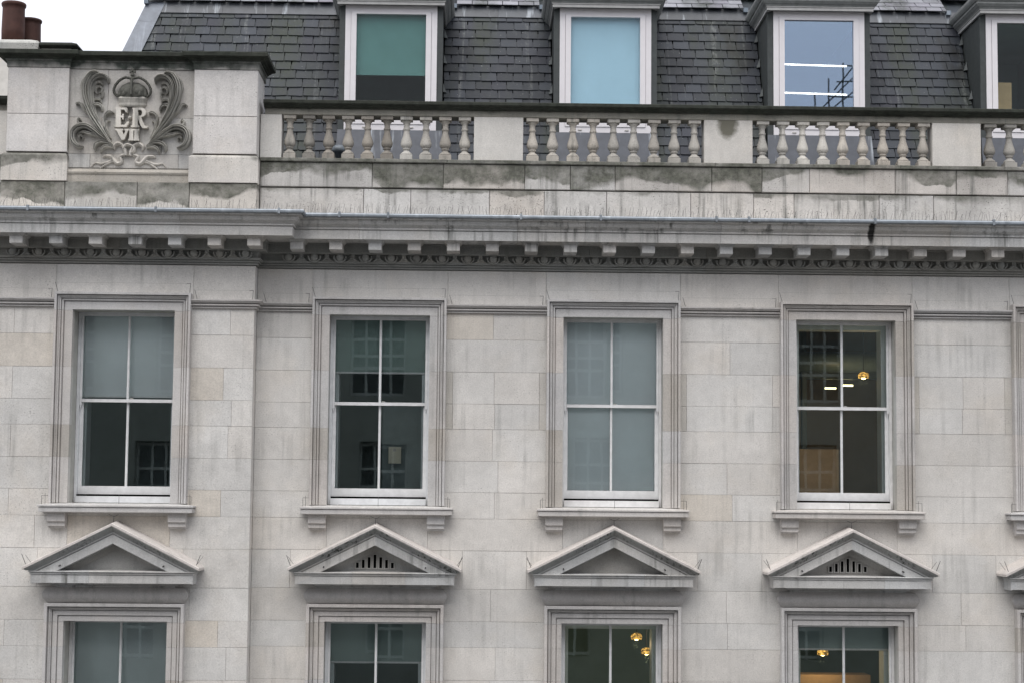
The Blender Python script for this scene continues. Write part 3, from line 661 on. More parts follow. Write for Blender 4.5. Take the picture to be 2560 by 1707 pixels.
for a, b in zip([PX1 + 0.04, 0.47, 2.25, 3.7, 5.45, 7.0, 8.7, 10.4], [0.467, 2.247, 3.697, 5.447, 6.997, 8.697, 10.397, XR]): MB().plan([(a, 0), (b, 0)], capP).obj('coping_stone', 'cap', bal, tint(0.15))
MB().plan([(XL, 0), (PX0 + 0.1, 0)], capP).obj('coping_stone', 'cap', bal); MB().plan([(XL, 0.02), (PX0 + 0.1, 0.02)], [(-0.30, 5.569), (0.0, 5.569), (0.0, 5.655), (-0.30, 5.655)]).obj('rail_stone', 'rail', bal)
dies = [(-1.745, -1.442), (1.298, 2.002), (4.594, 5.288), (7.876, 8.576), (11.16, 11.86)]
for a, b in dies: MB().block(a, b, 0.02, 0.30, 4.938, 5.567, 0.006, 0.002).obj('pedestal', 'die', bal, tint(0.05, 0.02))
B(XL, PX0 + 0.1, 0.02, 0.3, 4.938, 5.567).obj('pedestal', 'die', bal)
u = 0.635 / 830; prof = []
for r, y in ((92, 166), (92, 180), (86, 190), (72, 205), (58, 225), (54, 250), (54, 305), (64, 314), (68, 330), (62, 345), (52, 352), (54, 380), (60, 420), (70, 460), (84, 505), (98, 550), (107, 595), (107, 620), (98, 650), (78, 675), (64, 684), (72, 694), (74, 706), (66, 716), (52, 724), (54, 740), (66, 756), (86, 768), (88, 775), (104, 785), (110, 800), (110, 815), (102, 826), (100, 832)): prof.append((r * u, 5.569 - (y - 95) * u))
bm_ = MB().lathe(prof[::-1], 20); hs_ = 0.088
bm_.block(-hs_, hs_, -hs_, hs_, 5.569 - 71 * u, 5.567, 0.004); bm_.block(-hs_, hs_, -hs_, hs_, 4.938, 4.938 + 95 * u, 0.005)
bme = bm_.mesh('baluster'); bme.materials.append(M['baluster'])
bx = [-1.334 + 0.2778 * k for k in range(10)] + [2.135 + 0.291 * k for k in range(9)] + [5.443 + 0.2899 * k for k in range(9)] + [8.725 + 0.288 * k for k in range(8)]
for i, x in enumerate(bx):
    dk = 0.5 if i in (1, 2, 5) else (0.68 if i in (0, 3, 4, 28, 29) else 1.0)
    t = tint(0.08, 0.03); o = link('baluster', bme, 'baluster', bal, tuple(v * dk for v in t), loc=(x, 0.125, 0)); o.rotation_euler.z = R.uniform(-0.03, 0.03)
# attic over the pavilion: piers, recessed panel, base, coping
AX0, AX1 = -5.27, -1.757
PL = (-5.262, -4.410); PR = (-2.652, -1.757)
for (a, b), sp_ in ((PL, 5.465), (PR, 5.462)):
    for z0, z1 in ((4.925, sp_), (sp_, 6.130)): MB().block(a, b, PY, 0.38, z0 + 0.003, z1 - 0.003, 0.005, 0.002).obj('pier_stone', 'attic', par, tint(0.04, 0.02))
    a2, b2 = (a - 0.045, b + 0.004) if a < -4 else (a - 0.035, b + 0.02)
    MB().plan([(a2 + 0.02, PY + 0.15), (a2 + 0.02, PY), (b2 - 0.02, PY), (b2 - 0.02, PY + 0.15)], [(-0.2, 4.515), (0.030, 4.515), (0.030, 4.868), (0.024, 4.885), (0.0, 4.905), (-0.2, 4.922)]).obj('pier_base', 'attic_base', par, tint(0.05))
PYB = PY + 0.07
for xs, z0, z1 in (([PL[1], -3.87, -3.0, PR[0]], 5.443, 6.130), ([PL[1], -3.95, -3.1, PR[0]], 4.92, 5.440), ([PL[1], -4.1, -2.86, PR[0]], 4.72, 4.917)):
    for a, b in zip(xs[:-1], xs[1:]): MB().block(a + 0.002, b - 0.002, PYB, PYB + 0.1, z0, z1, 0.003).obj('panel_stone', 'panel', par, tint(0.06, 0.02))
MB().plan([(PL[1] - 0.02, PYB + 0.02), (PR[0] + 0.02, PYB + 0.02)], [(-0.1, 4.515), (0.06, 4.515), (0.06, 4.62), (0.075, 4.625), (0.085, 4.65), (0.04, 4.70), (-0.1, 4.735)]).obj('panel_sill', 'attic_base', par, (0.8, 0.78, 0.74))
blocks([PX0 + 0.03, -4.42, -3.41, -2.68, PX1 - 0.003], 4.145, 4.510, PY - 0.012, 'attic_low', 'stone_block', 0.08)
B(AX1 - 0.3, AX1 - 0.004, PY + 0.1, 0.5, 4.1, 6.12).obj('attic_side', 'attic', par); B(AX0 + 0.004, AX0 + 0.3, PY + 0.1, 0.5, 4.1, 6.12).obj('attic_side', 'attic', par)
apath = [(AX0, 0.55), (AX0, PY), (PL[1], PY), (PL[1], PY + 0.06), (PR[0], PY + 0.06), (PR[0], PY), (AX1, PY), (AX1, 0.55)]
MB().plan(apath, [(-0.2, 6.132), (0.012, 6.132), (0.014, 6.215), (0.030, 6.222), (0.034, 6.245), (-0.2, 6.245)]).obj('coping_bed', 'attic_cap_low', par)
MB().plan(apath, [(-0.3, 6.2455), (0.05, 6.2455), (0.058, 6.262), (0.085, 6.270), (0.092, 6.283), (0.135, 6.288), (0.150, 6.296), (0.150, 6.345), (0.140, 6.356), (-0.1, 6.385), (-0.3, 6.395)]).obj('attic_coping', 'cap', par)
B(AX0 + 0.1, AX1 - 0.1, PY + 0.1, 0.6, 6.1, 6.393).obj('coping_core', 'cap', par)

# ---- carved royal cypher: crown, letters, palm sprays, ribbon
crest = None
CYP = PYB
def cx(zx): return -3.532 + (zx - 905) * 0.001051
def cz(zy): return 6.260 - zy * 0.0010614
def spline(pts, n=6):
    out = []
    P_ = [Vector(p) for p in pts]
    for i in range(len(P_) - 1):
        a, b, c_, d = P_[max(i-1, 0)], P_[i], P_[i+1], P_[min(i+2, len(P_)-1)]
        for k in range(n):
            t = k / n; out.append(0.5 * ((2*b) + (c_ - a)*t + (2*a - 5*b + 4*c_ - d)*t*t + (3*b - a - 3*c_ + d)*t**3))
    out.append(P_[-1]); return out
def leaf(mb, pts, flip=False, depth=0.055, ridges=3):
    """carved frond: tapering relief along a curve, with grooves cut along it. pts: (zoom x, zoom y, half width px)"""
    q = spline([Vector((p[0], p[1], p[2])) for p in pts], 6); rs = []; n = 4 * ridges + 1
    for i, p in enumerate(q):
        t = (q[min(i+1, len(q)-1)] - q[max(i-1, 0)]); t = Vector((t.x, t.y)).normalized(); nx, ny = -t.y, t.x
        w = max(p.z * 1.3, 3.0); dp = depth * min(1.0, 0.35 + w / 45.0)
        ring = []
        for k in range(n):
            s_ = -1 + 2 * k / (n - 1)
            h = dp * (1 - s_ * s_) ** 0.5 * (0.62 + 0.48 * abs(math.cos(s_ * math.pi * ridges / 2 + math.pi / 2 * (ridges % 2 == 0))))
            X = p.x + nx * w * s_; Y_ = p.y + ny * w * s_
            if flip: X = 2 * 905 - X
            ring.append((cx(X), CYP - h, cz(Y_)))
        X0, X1 = ring[0], ring[-1]
        ring = [(X0[0], CYP + 0.005, X0[2])] + ring + [(X1[0], CYP + 0.005, X1[2])]
        rs.append(ring)
    mb.rings(rs, True, False); return mb
# centre piece: ribbon knot carries the rest of the carving as children
def ribbon(pts, name='ribbon', par_=None, depth=0.055):
    return leaf(MB(), pts, False, depth, 1).obj(name, 'carve', par_, (1.15, 1.12, 1.1))
crest = ribbon([(700, 1215, 8), (690, 1165, 22), (740, 1125, 26), (800, 1150, 24), (840, 1230, 26), (850, 1290, 24)], 'royal_cypher', bld, 0.07)
ribbon([(1060, 1225, 8), (1075, 1170, 22), (1020, 1130, 26), (960, 1155, 24), (920, 1230, 26), (905, 1290, 24)], 'ribbon', crest, 0.075)
ribbon([(815, 1200, 20), (850, 1150, 24), (900, 1150, 22), (955, 1180, 20), (950, 1240, 20), (890, 1240, 12)], 'ribbon', crest, 0.085)
for sx in (0, 1):
    def f_(pts): return [((2*888 - a) if sx else a, b, w) for a, b, w in pts]
    ribbon(f_([(835, 1275, 22), (770, 1300, 20), (790, 1370, 24), (740, 1395, 24), (690, 1350, 26), (640, 1300, 24), (560, 1295, 16), (540, 1320, 8)]), 'ribbon', crest, 0.05)
    ribbon(f_([(660, 1350, 20), (600, 1380, 18), (520, 1400, 16), (440, 1390, 10), (390, 1440, 5)]), 'ribbon', crest, 0.035)
    ribbon(f_([(690, 1370, 18), (620, 1390, 16), (545, 1435, 14), (500, 1470, 5)]), 'ribbon', crest, 0.035)
sprays = [
    [(640, 1130, 14), (560, 1010, 26), (470, 880, 36), (390, 760, 38), (330, 640, 34), (290, 520, 32), (275, 400, 34), (300, 290, 36), (360, 200, 30), (440, 180, 22), (475, 205, 8)],
    [(560, 990, 10), (470, 830, 20), (400, 690, 24), (360, 560, 22), (345, 430, 24), (365, 320, 26), (430, 240, 26), (520, 220, 24), (585, 260, 18), (590, 320, 6)],
    [(460, 790, 8), (410, 640, 18), (385, 500, 16), (395, 390, 16), (430, 320, 16), (490, 310, 14), (520, 350, 5)],
    [(420, 700, 14), (400, 640, 20), (440, 605, 22), (500, 625, 18), (520, 680, 10), (500, 700, 4)],
    [(390, 600, 6), (400, 560, 12), (440, 535, 14), (490, 550, 12), (500, 590, 5)],
    [(340, 740, 8), (290, 700, 14), (255, 640, 16), (215, 590, 14), (170, 600, 10), (175, 625, 4)],
    [(640, 1120, 12), (520, 1040, 28), (420, 960, 32), (320, 905, 34), (220, 910, 36), (150, 970, 34), (135, 1060, 32), (170, 1140, 30), (230, 1180, 22), (280, 1180, 8)],
    [(560, 1070, 8), (450, 1020, 18), (350, 1000, 20), (270, 980, 14), (215, 1010, 5)],
    [(260, 900, 8), (215, 870, 14), (195, 830, 14), (215, 800, 12), (240, 830, 5)],
    [(640, 1060, 8), (590, 960, 16), (570, 880, 16), (590, 830, 14), (625, 830, 6)],
    [(600, 960, 5), (555, 820, 12), (570, 740, 16), (620, 705, 18), (670, 720, 8)],
    [(690, 1160, 8), (610, 1120, 22), (520, 1110, 24), (450, 1140, 22), (430, 1200, 16), (450, 1240, 5)],
    [(455, 470, 5), (425, 430, 14), (440, 380, 16), (480, 370, 14), (510, 400, 10), (500, 440, 12), (470, 450, 5)],
    [(505, 470, 5), (520, 440, 12), (515, 500, 12), (485, 530, 6)],
    [(330, 650, 5), (300, 590, 16), (330, 550, 14), (325, 510, 5)],
    [(250, 470, 4), (235, 380, 14), (255, 290, 16), (310, 215, 14), (370, 165, 14), (430, 155, 5)],
    [(230, 1090, 5), (225, 1050, 14), (250, 1030, 14), (275, 1060, 10), (260, 1095, 4)],
    [(560, 900, 5), (530, 960, 14), (560, 1040, 14), (620, 1090, 6)],
    [(690, 1190, 8), (620, 1165, 20), (555, 1180, 20), (520, 1225, 14), (525, 1255, 5)],
]
for k, lf in enumerate(sprays):
    for fl in (False, True):
        g_ = R.uniform(0.80, 1.2); leaf(MB(), lf, fl, 0.150 if k in (0, 1, 6) else 0.11, 3 if k in (0, 1, 6) else 2).obj('acanthus_leaf', 'carve', crest, (g_, g_, g_ * 0.98))
# crown
cr = MB()
X0_, R_ = cx(915), 0.21
def ell(r, z, d=0.55, n=20, a0=180, a1=360): return [(X0_ + r * math.cos(rad(a0 + (a1 - a0) * i / n)), CYP + r * d * math.sin(rad(a0 + (a1 - a0) * i / n)), z) for i in range(n + 1)]
def band(mb, prof):
    n = 22; rs = []
    for r, z, sag in prof:
        rs.append([(X0_ + r * math.cos(rad(180 + 180 * i / n)), CYP + r * 0.5 * math.sin(rad(180 + 180 * i / n)), z - sag * math.sin(math.pi * i / n)) for i in range(n + 1)])
    return mb.rings(rs, False, True, False)
crown = band(MB(), [(0.165, cz(640), 0.0), (0.195, cz(605), 0.02), (0.200, cz(590), 0.02), (0.190, cz(570), 0.02), (0.196, cz(565), 0.02), (0.206, cz(520), 0.02), (0.214, cz(515), 0.02), (0.216, cz(500), 0.02), (0.205, cz(490), 0.02), (0.15, cz(488), 0.02)]).obj('crown', 'carve', crest, (1.02, 1.0, 0.97))
cap_ = MB(); cap_.ball((X0_, CYP, cz(440)), 0.21, 0.13, 0.155, 16, 9)
for i in range(7):
    a = rad(200 + 140 * i / 6); cap_.ball((X0_ + 0.17 * math.cos(a), CYP + 0.10 * math.sin(a), cz(440) + 0.02 * (i % 2)), 0.045, 0.04, 0.055, 8, 6)
for i in range(5):
    a = rad(205 + 130 * i / 4); cap_.ball((X0_ + 0.20 * math.cos(a), CYP + 0.115 * math.sin(a), cz(470)), 0.028, 0.025, 0.04, 8, 6)
cap_.obj('crown_cap', 'crown', crest)
for sx in (-1, 0, 1):
    a_ = MB(); pts = []
    for i in range(15):
        t = i / 14; 
        if sx: q_ = ((0.215, 490), (0.255, 450), (0.262, 405), (0.235, 345), (0.18, 285), (0.10, 245), (0.02, 262)); f_ = t * 5.999; k_ = int(f_); w_ = f_ - k_; pts.append((X0_ + sx * (q_[k_][0] * (1 - w_) + q_[k_+1][0] * w_), CYP - 0.035 - 0.06 * t, cz(q_[k_][1] * (1 - w_) + q_[k_+1][1] * w_)))
        else: pts.append((X0_, CYP - 0.135 + 0.045 * t * t, cz(480) + 0.24 * t))
    a_.tube(pts, 0.020, 6)
    for p in pts: a_.ball((p[0], p[1] - 0.012, p[2]), 0.019, 0.016, 0.019, 6, 4)
    a_.obj('crown_arch', 'crown', crest)
cc = MB(); zc = cz(165); cc.ball((X0_, CYP - 0.07, cz(212)), 0.030, 0.03, 0.026, 10, 6)
for ang in (0, 90, 180, 270):
    d = Vector((math.cos(rad(ang)), 0, math.sin(rad(ang)))); e = Vector((-d.z, 0, d.x)); c0 = Vector((X0_, CYP - 0.07, zc))
    p = [c0 + e * 0.008, c0 + d * 0.042 + e * 0.022, c0 + d * 0.042 - e * 0.022, c0 - e * 0.008]
    cc.rings([[tuple(v + Vector((0, -0.018, 0))) for v in p], [tuple(v + Vector((0, 0.02, 0))) for v in p]])
cc.obj('crown_cross', 'crown', crest)
# letters E . R / VII, cut in relief
def letter(loops, name):
    cu = bpy.data.curves.new(name, 'CURVE'); cu.dimensions = '2D'; cu.fill_mode = 'BOTH'; cu.extrude = 0.050; cu.bevel_depth = 0.003
    for lp in loops:
        sp2 = cu.splines.new('POLY'); sp2.points.add(len(lp) - 1); sp2.use_cyclic_u = True
        for q, (x, y) in zip(sp2.points, lp): q.co = (cx(x) , cz(y), 0, 1)
    tmp = bpy.data.objects.new('tmp_' + name, cu); C.objects.link(tmp)
    me = bpy.data.meshes.new_from_object(tmp.evaluated_get(bpy.context.evaluated_depsgraph_get())); bpy.data.objects.remove(tmp)
    me.name = name; me.transform(Matrix.Translation((0, CYP - 0.048, 0)) @ Matrix(((1, 0, 0, 0), (0, 0, -1, 0), (0, 1, 0, 0), (0, 0, 0, 1))))
    me.materials.clear(); return link(name, me, 'carve', crest, (1.32, 1.29, 1.26))
letter([[(705, 660), (855, 660), (865, 720), (845, 720), (825, 682), (775, 682), (775, 768), (800, 768), (803, 745), (812, 745), (812, 815), (803, 815), (800, 790), (775, 790), (775, 892), (835, 892), (862, 850), (885, 845), (862, 918), (695, 918), (695, 900), (715, 892), (715, 682), (705, 676)]], 'letter_e')
arc = lambda x, y, rx, ry, a0, a1, n=10: [(x + rx * math.cos(rad(a0 + (a1 - a0) * i / n)), y + ry * math.sin(rad(a0 + (a1 - a0) * i / n))) for i in range(n + 1)]
letter([[(935, 660), (1050, 658)] + arc(1050, 718, 62, 60, -90, 80) + [(1050, 790), (1095, 900), (1135, 905), (1135, 925), (1075, 930), (1045, 890), (1010, 800), (1005, 800), (1005, 895), (1025, 900), (1025, 918), (920, 918), (920, 900), (940, 895), (940, 682), (935, 676)],
        ([(1005, 682)] + arc(1035, 725, 30, 42, -90, 90) + [(1005, 768)])], 'letter_r')
letter([[(710, 945), (815, 945), (815, 962), (800, 964), (825, 1040), (850, 964), (835, 962), (835, 945), (895, 945), (895, 958), (882, 962), (835, 1085), (800, 1090), (728, 964), (710, 960)]], 'letter_v')
for x in (892, 958): letter([[(x + 2, 945), (x + 66, 945), (x + 66, 960), (x + 58, 964), (x + 58, 1075), (x + 68, 1082), (x + 68, 1096), (x - 2, 1096), (x - 2, 1082), (x + 10, 1075), (x + 10, 964), (x + 2, 960)]], 'letter_i')
MB().ball((cx(893), CYP - 0.045, cz(785)), 0.027, 0.06, 0.027, 10, 6).obj('letter_dot', 'carve', crest, (1.2, 1.18, 1.15))

# ------------------------------------------------------------------ mansard roof
YD = 1.76; Z0 = 5.400; SL = 0.49
def ys(z): return YD + (z - Z0) * SL
UP = Vector((0, SL, 1)).normalized(); NRM = Vector((0, -1, SL)).normalized()
def xo(z): return -4.268 + (z - 7.113) * 0.294
def xi(z): return xo(z) + 0.262
ZB, ZT = 4.72, 8.05
rc = MB()
rc.add([(xo(ZB), ys(ZB) + 0.05, ZB), (XR, ys(ZB) + 0.05, ZB), (XR, ys(ZT) + 0.05, ZT), (xo(ZT), ys(ZT) + 0.05, ZT), (xo(ZB), 9, ZB), (xo(ZT), 8.5, ZT), (XR, 9, ZB), (XR, 8.5, ZT)],
       [(0, 1, 2, 3), (4, 0, 3, 5), (1, 6, 7, 2), (6, 4, 5, 7)])
roof = None
# roof deck with holes for the dormers is not seen: the deck is cut into the strips between them
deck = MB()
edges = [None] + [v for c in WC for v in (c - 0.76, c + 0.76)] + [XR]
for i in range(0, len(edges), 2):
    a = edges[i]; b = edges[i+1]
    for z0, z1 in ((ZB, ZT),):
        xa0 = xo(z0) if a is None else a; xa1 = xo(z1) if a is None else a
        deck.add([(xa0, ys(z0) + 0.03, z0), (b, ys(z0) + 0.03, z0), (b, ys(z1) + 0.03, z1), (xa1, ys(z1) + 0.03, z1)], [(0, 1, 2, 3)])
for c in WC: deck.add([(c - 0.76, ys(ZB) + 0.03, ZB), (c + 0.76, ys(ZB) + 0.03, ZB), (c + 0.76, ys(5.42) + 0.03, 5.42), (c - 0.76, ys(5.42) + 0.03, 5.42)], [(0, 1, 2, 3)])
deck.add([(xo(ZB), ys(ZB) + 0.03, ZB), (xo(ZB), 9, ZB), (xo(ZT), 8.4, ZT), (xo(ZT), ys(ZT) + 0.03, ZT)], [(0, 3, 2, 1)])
roof = deck.obj('mansard_roof', 'shade_black', bld)  # deck coloured near-black, so the joint shade between slates is painted in
B(XL, XR, 0.35, 2.0, 4.60, 4.70).obj('roof_gutter', 'lead', roof)
# slates
SW, EX, LEN, TH = 0.2545, 0.1583, 0.30, 0.014
def slate_mesh(w, L=LEN):
    m_ = MB(); a = R.uniform(-0.004, 0.004); b_ = R.uniform(-0.004, 0.004); c_ = R.choice((0, 0, 0, 0.02, 0.03))
    # local: x along, u up the slope, n out
    pts = [(-w/2, a + c_ * 0.5), (-w/2 + c_, a), (w/2 - 0.006, b_), (w/2, b_ + 0.006), (w/2, L), (-w/2, L)]
    lo = [(x, u_, 0.0) for x, u_ in pts]; hi = [(x, u_, TH + R.uniform(0, 0.002)) for x, u_ in pts]
    m_.rings([lo, hi]); return m_
def place(mb, x, z, lift, rot):
    o0 = Vector((x, ys(z), z)); cs, sn = math.cos(rot), math.sin(rot)
    tl = 0.030; u2 = (UP - NRM * (TH * 2.0 / LEN)).normalized(); n2 = u2.cross(Vector((1, 0, 0))) * -1
    if n2.y > 0: n2 = -n2
    out = []
    for X, U_, N_ in mb.v:
        xx = X * cs - U_ * sn; uu = X * sn + U_ * cs
        out.append(tuple(o0 + Vector((xx, 0, 0)) + u2 * uu + n2 * (N_ + lift) + NRM * 0.016))
    mb.v = out; return mb
cand = []
zrow = 7.774 + EX - EX
row = 0; z = 7.774
while z > 4.75:
    for b in range(-1, 4):
        a0 = xi(z) if b < 0 else WC[b] + 0.80
        a1 = WC[0] - 0.80 if b < 0 else (WC[b+1] - 0.80 if b < 3 else XR)
        x = a0 - (SW * 0.5 if row % 2 else 0) - R.uniform(0, 0.03)
        while x < a1 - 0.02:
            w = SW * R.uniform(0.93, 1.05)
            l, r_ = max(x, a0), min(x + w, a1)
            if r_ - l > 0.03: cand.append((z, (l + r_) / 2, r_ - l - 0.013, b))
            x += w
    row += 1; z -= EX
def vis(c):   # how large it shows: above the coping and clear of the attic first
    z_, x_, w_, b = c
    if x_ > 9.0: return -5
    if z_ > 6.02: s_ = 2.0
    elif z_ < 5.78 and z_ > 4.95: s_ = 0.8
    else: s_ = 0
    if b < 0 and x_ < -1.9 and z_ < 6.72: s_ = -1
    return s_ * w_ + w_ * 0.01
cand.sort(key=lambda c: -vis(c))
rest = MB()
for i, (z_, x_, w_, b) in enumerate(cand):
    m_ = place(slate_mesh(w_), x_, z_, R.uniform(0, 0.005), R.uniform(-0.02, 0.02) if R.random() < 0.9 else R.uniform(-0.06, 0.06))
    if i < 300: m_.obj('slate', 'slate', roof)
    else: rest.add(m_.v, m_.f)
rest.obj('lower_slates', 'slate', roof, kind='stuff')
for b in range(-1, 4):   # stop strip of lower slates under the dormer aprons
    pass
# lead flashing at the top of the steep slope, hip lead, upper roof
def slope_sheet(name, quad, mat, th=0.012, lift=0.03, col=None, par_=None):
    lo = [Vector((x, ys(z), z)) + NRM * lift for x, z in quad]; hi = [v + NRM * th for v in lo]
    m_ = MB().rings([[tuple(v) for v in lo], [tuple(v) for v in hi]]); return m_.obj(name, mat, par_ or roof, col)
fl = [(xi(7.9), -0.80)] + [(WC[b] + 0.80, WC[b+1] - 0.80) for b in range(3)] + [(WC[3] + 0.8, XR)]
for a, b in fl:
    n = max(1, round((b - a) / 0.9))
    for k in range(n): slope_sheet('lead_flashing', [(a + (b-a)*k/n + 0.002, 7.848), (a + (b-a)*(k+1)/n - 0.002, 7.848), (a + (b-a)*(k+1)/n - 0.002, 8.06), (a + (b-a)*k/n + 0.002, 8.06)], 'lead', 0.010, 0.034, tint(0.15))
zs_ = [4.9, 5.7, 6.5, 7.1, 7.68, 8.06]
for a, b in zip(zs_[:-1], zs_[1:]):
    slope_sheet('hip_lead', [(xo(a) - 0.01, a), (xi(a) + 0.02, a - 0.03), (xi(b) + 0.02, b - 0.03), (xo(b) - 0.01, b - 0.004)], 'hip_lead', 0.010, 0.040, tint(0.12))
UY = ys(ZT) - 0.10; UZ = 8.065; US = 0.78        # upper slope: rise per metre back
ud = MB(); ud.add([(xo(ZT) - 0.05, UY + 0.12, UZ - 0.01), (XR, UY + 0.12, UZ - 0.01), (XR, UY + 5, UZ + 5 * US - 0.08), (xo(ZT) + 1.6, UY + 5, UZ + 5 * US - 0.08)], [(0, 1, 2, 3)])
ud.obj('upper_roof_deck', 'slate', roof)
uu = Vector((0, 1, US)).normalized(); un_ = Vector((0, -US, 1)).normalized()
for (a, b) in [(xo(ZT) + 0.02, -0.98)] + [(WC[k] + 0.98, WC[k+1] - 0.98) for k in range(3)] + [(WC[3] + 0.98, XR)]:
    us = MB()
    a_, b_e = a, b
    for r_ in range(26):
        a, b = (a_, b_e) if r_ < 3 else (max(a_ - 0.98, xo(ZT) + 0.02 + 0.06 * r_), min(b_e + 0.98, XR))
        x = a - (SW / 2 if r_ % 2 else 0)
        while x < b - 0.02:
            w = SW * R.uniform(0.94, 1.04); l, rr = max(x, a), min(x + w, b)
            if rr - l > 0.04:
                p0 = Vector((0, UY, UZ)) + uu * (r_ * 0.17) + un_ * (0.012 + R.uniform(0, 0.004))
                q = [(l + 0.006, 0), (rr - 0.006, R.uniform(-0.006, 0.006)), (rr - 0.006, 0.30), (l + 0.006, 0.30)]
                lo = [Vector((X, 0, 0)) + p0 + (uu - un_ * 0.05) * U_ for X, U_ in q]; hi = [v + un_ * 0.010 for v in lo]
                us.rings([[tuple(v) for v in lo], [tuple(v) for v in hi]])
            x += w
    us.obj('upper_slates', 'slate_up', roof, kind='stuff'); a, b = a_, b_e
    for xx in (a - 0.03, b + 0.03):
        MB().box(xx - 0.035, xx + 0.035, UY - 0.03, UY + 0.3, UZ - 0.05, UZ + 0.02).obj('eave_lead', 'gutter', roof, (0.6, 0.65, 0.7))
B(xo(ZT), XR, UY + 0.10, UY + 0.14, UZ - 0.14, UZ - 0.012).obj('eave_board', 'cheek', roof)

# ---- dormers
def dormer(i, c, blind, bmat, gmat):
    H = 0.705
    base = 0.70
    d = B(c - base - 0.02, c + base + 0.02, YD + 0.11, YD + 2.6, 7.70, 7.985).obj('dormer', 'lead', bld)
    for sx in (-1, 1):
        ck = MB()
        x0, x1 = (c - 0.795, c - H) if sx < 0 else (c + H, c + 0.795)
        ck.box(x0, x1, YD + 0.02, YD + 0.10, 5.30, 7.70)
        x0, x1 = (c - 0.785, c - 0.745) if sx < 0 else (c + 0.745, c + 0.785)
        ck.box(x0, x1, YD + 0.095, ys(8.0) + 0.6, 5.1, 7.9)
        ck.obj('dormer_cheek', 'cheek', d)
    f = MB()
    f.box(c - H, c - H + 0.085, YD, YD + 0.09, 5.745, 7.688); f.box(c + H - 0.085, c + H, YD, YD + 0.09, 5.745, 7.688)
    f.box(c - H + 0.085, c + H - 0.085, YD, YD + 0.09, 7.60, 7.688); f.box(c - H + 0.085, c + H - 0.085, YD, YD + 0.09, 5.745, 5.83)
    f.obj('window_frame', 'upvc', d)
    g = MB(); a = H - 0.089; b_ = 0.534
    g.box(c - a, c - b_, YD - 0.012, YD + 0.07, 5.834, 7.596); g.box(c + b_, c + a, YD - 0.012, YD + 0.07, 5.834, 7.596)
    g.box(c - b_, c + b_, YD - 0.012, YD + 0.07, 7.552, 7.596); g.box(c - b_, c + b_, YD - 0.012, YD + 0.07, 5.834, 5.94)
    g.obj('casement', 'upvc', d)
    for x in (c - 0.42, c + 0.30): B(x, x + 0.06, YD - 0.012, YD + 0.0, 5.775, 5.79).obj('drain_slot', 'gap', d)
    B(c - b_ - 0.01, c + b_ + 0.01, YD + 0.03, YD + 0.036, 5.93, 7.56).obj('pane', gmat, d)
    if blind: B(c - b_ - 0.04, c + b_ + 0.04, YD + 0.10, YD + 0.106, blind, 7.66).obj('roller_blind', bmat, d)
    # flat-roofed moulded cornice running back into the slope
    P1 = [(-0.1, 7.692), (0.02, 7.692), (0.10, 7.668), (0.122, 7.668), (0.122, 7.712), (0.134, 7.716), (0.134, 7.732), (-0.1, 7.732)]
    P2 = [(-0.1, 7.7325), (0.14, 7.7325), (0.150, 7.75), (0.170, 7.765), (0.185, 7.785), (0.198, 7.80), (0.200, 7.83), (0.215, 7.835), (0.235, 7.86), (0.250, 7.89), (0.252, 7.93), (-0.1, 7.97)]
    pth = [(c - base, YD + 2.6), (c - base, YD), (c + base, YD), (c + base, YD + 2.6)]
    MB().plan(pth, P1).obj('dormer_cornice', 'dcorn', d); MB().plan(pth, P2).obj('dormer_gutter', 'dcorn_top', d)
    # lead apron under the sill
    lo = [(c - 0.80, YD - 0.01, 5.742), (c + 0.80, YD - 0.01, 5.742), (c + 0.82, ys(5.20) - 0.05, 5.20), (c - 0.82, ys(5.20) - 0.05, 5.20)]
    MB().rings([[(x, y + 0.015, z) for x, y, z in lo], lo]).obj('lead_apron', 'lead', d, (1.1, 1.1, 1.15))
    # stepped soakers along the cheeks
    for sx in (-1, 1):
        for z in (6.45, 6.98, 7.45):
            x = c + sx * 0.795; y = ys(z) - 0.02
            p = [(x, y, z + 0.16), (x + sx * 0.055, y - 0.03, z), (x, y - 0.05, z + 0.01)]
            MB().rings([p, [(q[0], q[1] + 0.03, q[2]) for q in p]]).obj('lead_soaker', 'cheek', d, (1.3, 1.3, 1.3))
    return d
dormer(0, WC[0], 6.62, 'blind_green', 'dglass'); dormer(1, WC[1], 5.9, 'blind_blue', 'dglass'); dormer(2, WC[2], None, None, 'solar'); dormer(3, WC[3], None, None, 'dglass')
# small lead vent cowl standing in the roof gutter behind the balusters
vc = MB().lathe([(0.05, 4.70), (0.05, 5.02), (0.075, 5.03), (0.075, 5.07), (0.12, 5.085), (0.13, 5.11), (0.12, 5.16), (0.07, 5.20), (0.01, 5.21)], 14, (-0.70, 1.0, 0.13)).obj('vent_cowl', 'gutter', bld, (0.45, 0.48, 0.5))

# ------------------------------------------------------------------ rooms behind the glass
def room(x0, x1, y0, y1, z0, z1, mat='room'):
    m_ = MB(); m_.add([(x0, y0, z0), (x1, y0, z0), (x1, y1, z0), (x0, y1, z0), (x0, y0, z1), (x1, y0, z1), (x1, y1, z1), (x0, y1, z1)],
                      [(0, 1, 2, 3), (4, 7, 6, 5), (3, 2, 6, 7), (0, 3, 7, 4), (1, 5, 6, 2)])
    o = m_.obj('room', mat); o['kind'] = 'structure'; return o
for i, (c, yo) in enumerate(ups):
    warm_u = i == 3; warm_l = False
    room(c - 1.6, c + 1.6, 0.485, 4.6, -0.75, 3.05, 'room_warm' if warm_u else 'room')
    room(c - 1.6, c + 1.6, 0.485, 4.6, -5.0, -1.25, 'room_warm' if warm_l else 'room')
for i, c in enumerate(WC): room(c - 0.74, c + 0.74, YD + 0.10, YD + 3.0, 5.25, 7.69, 'room')

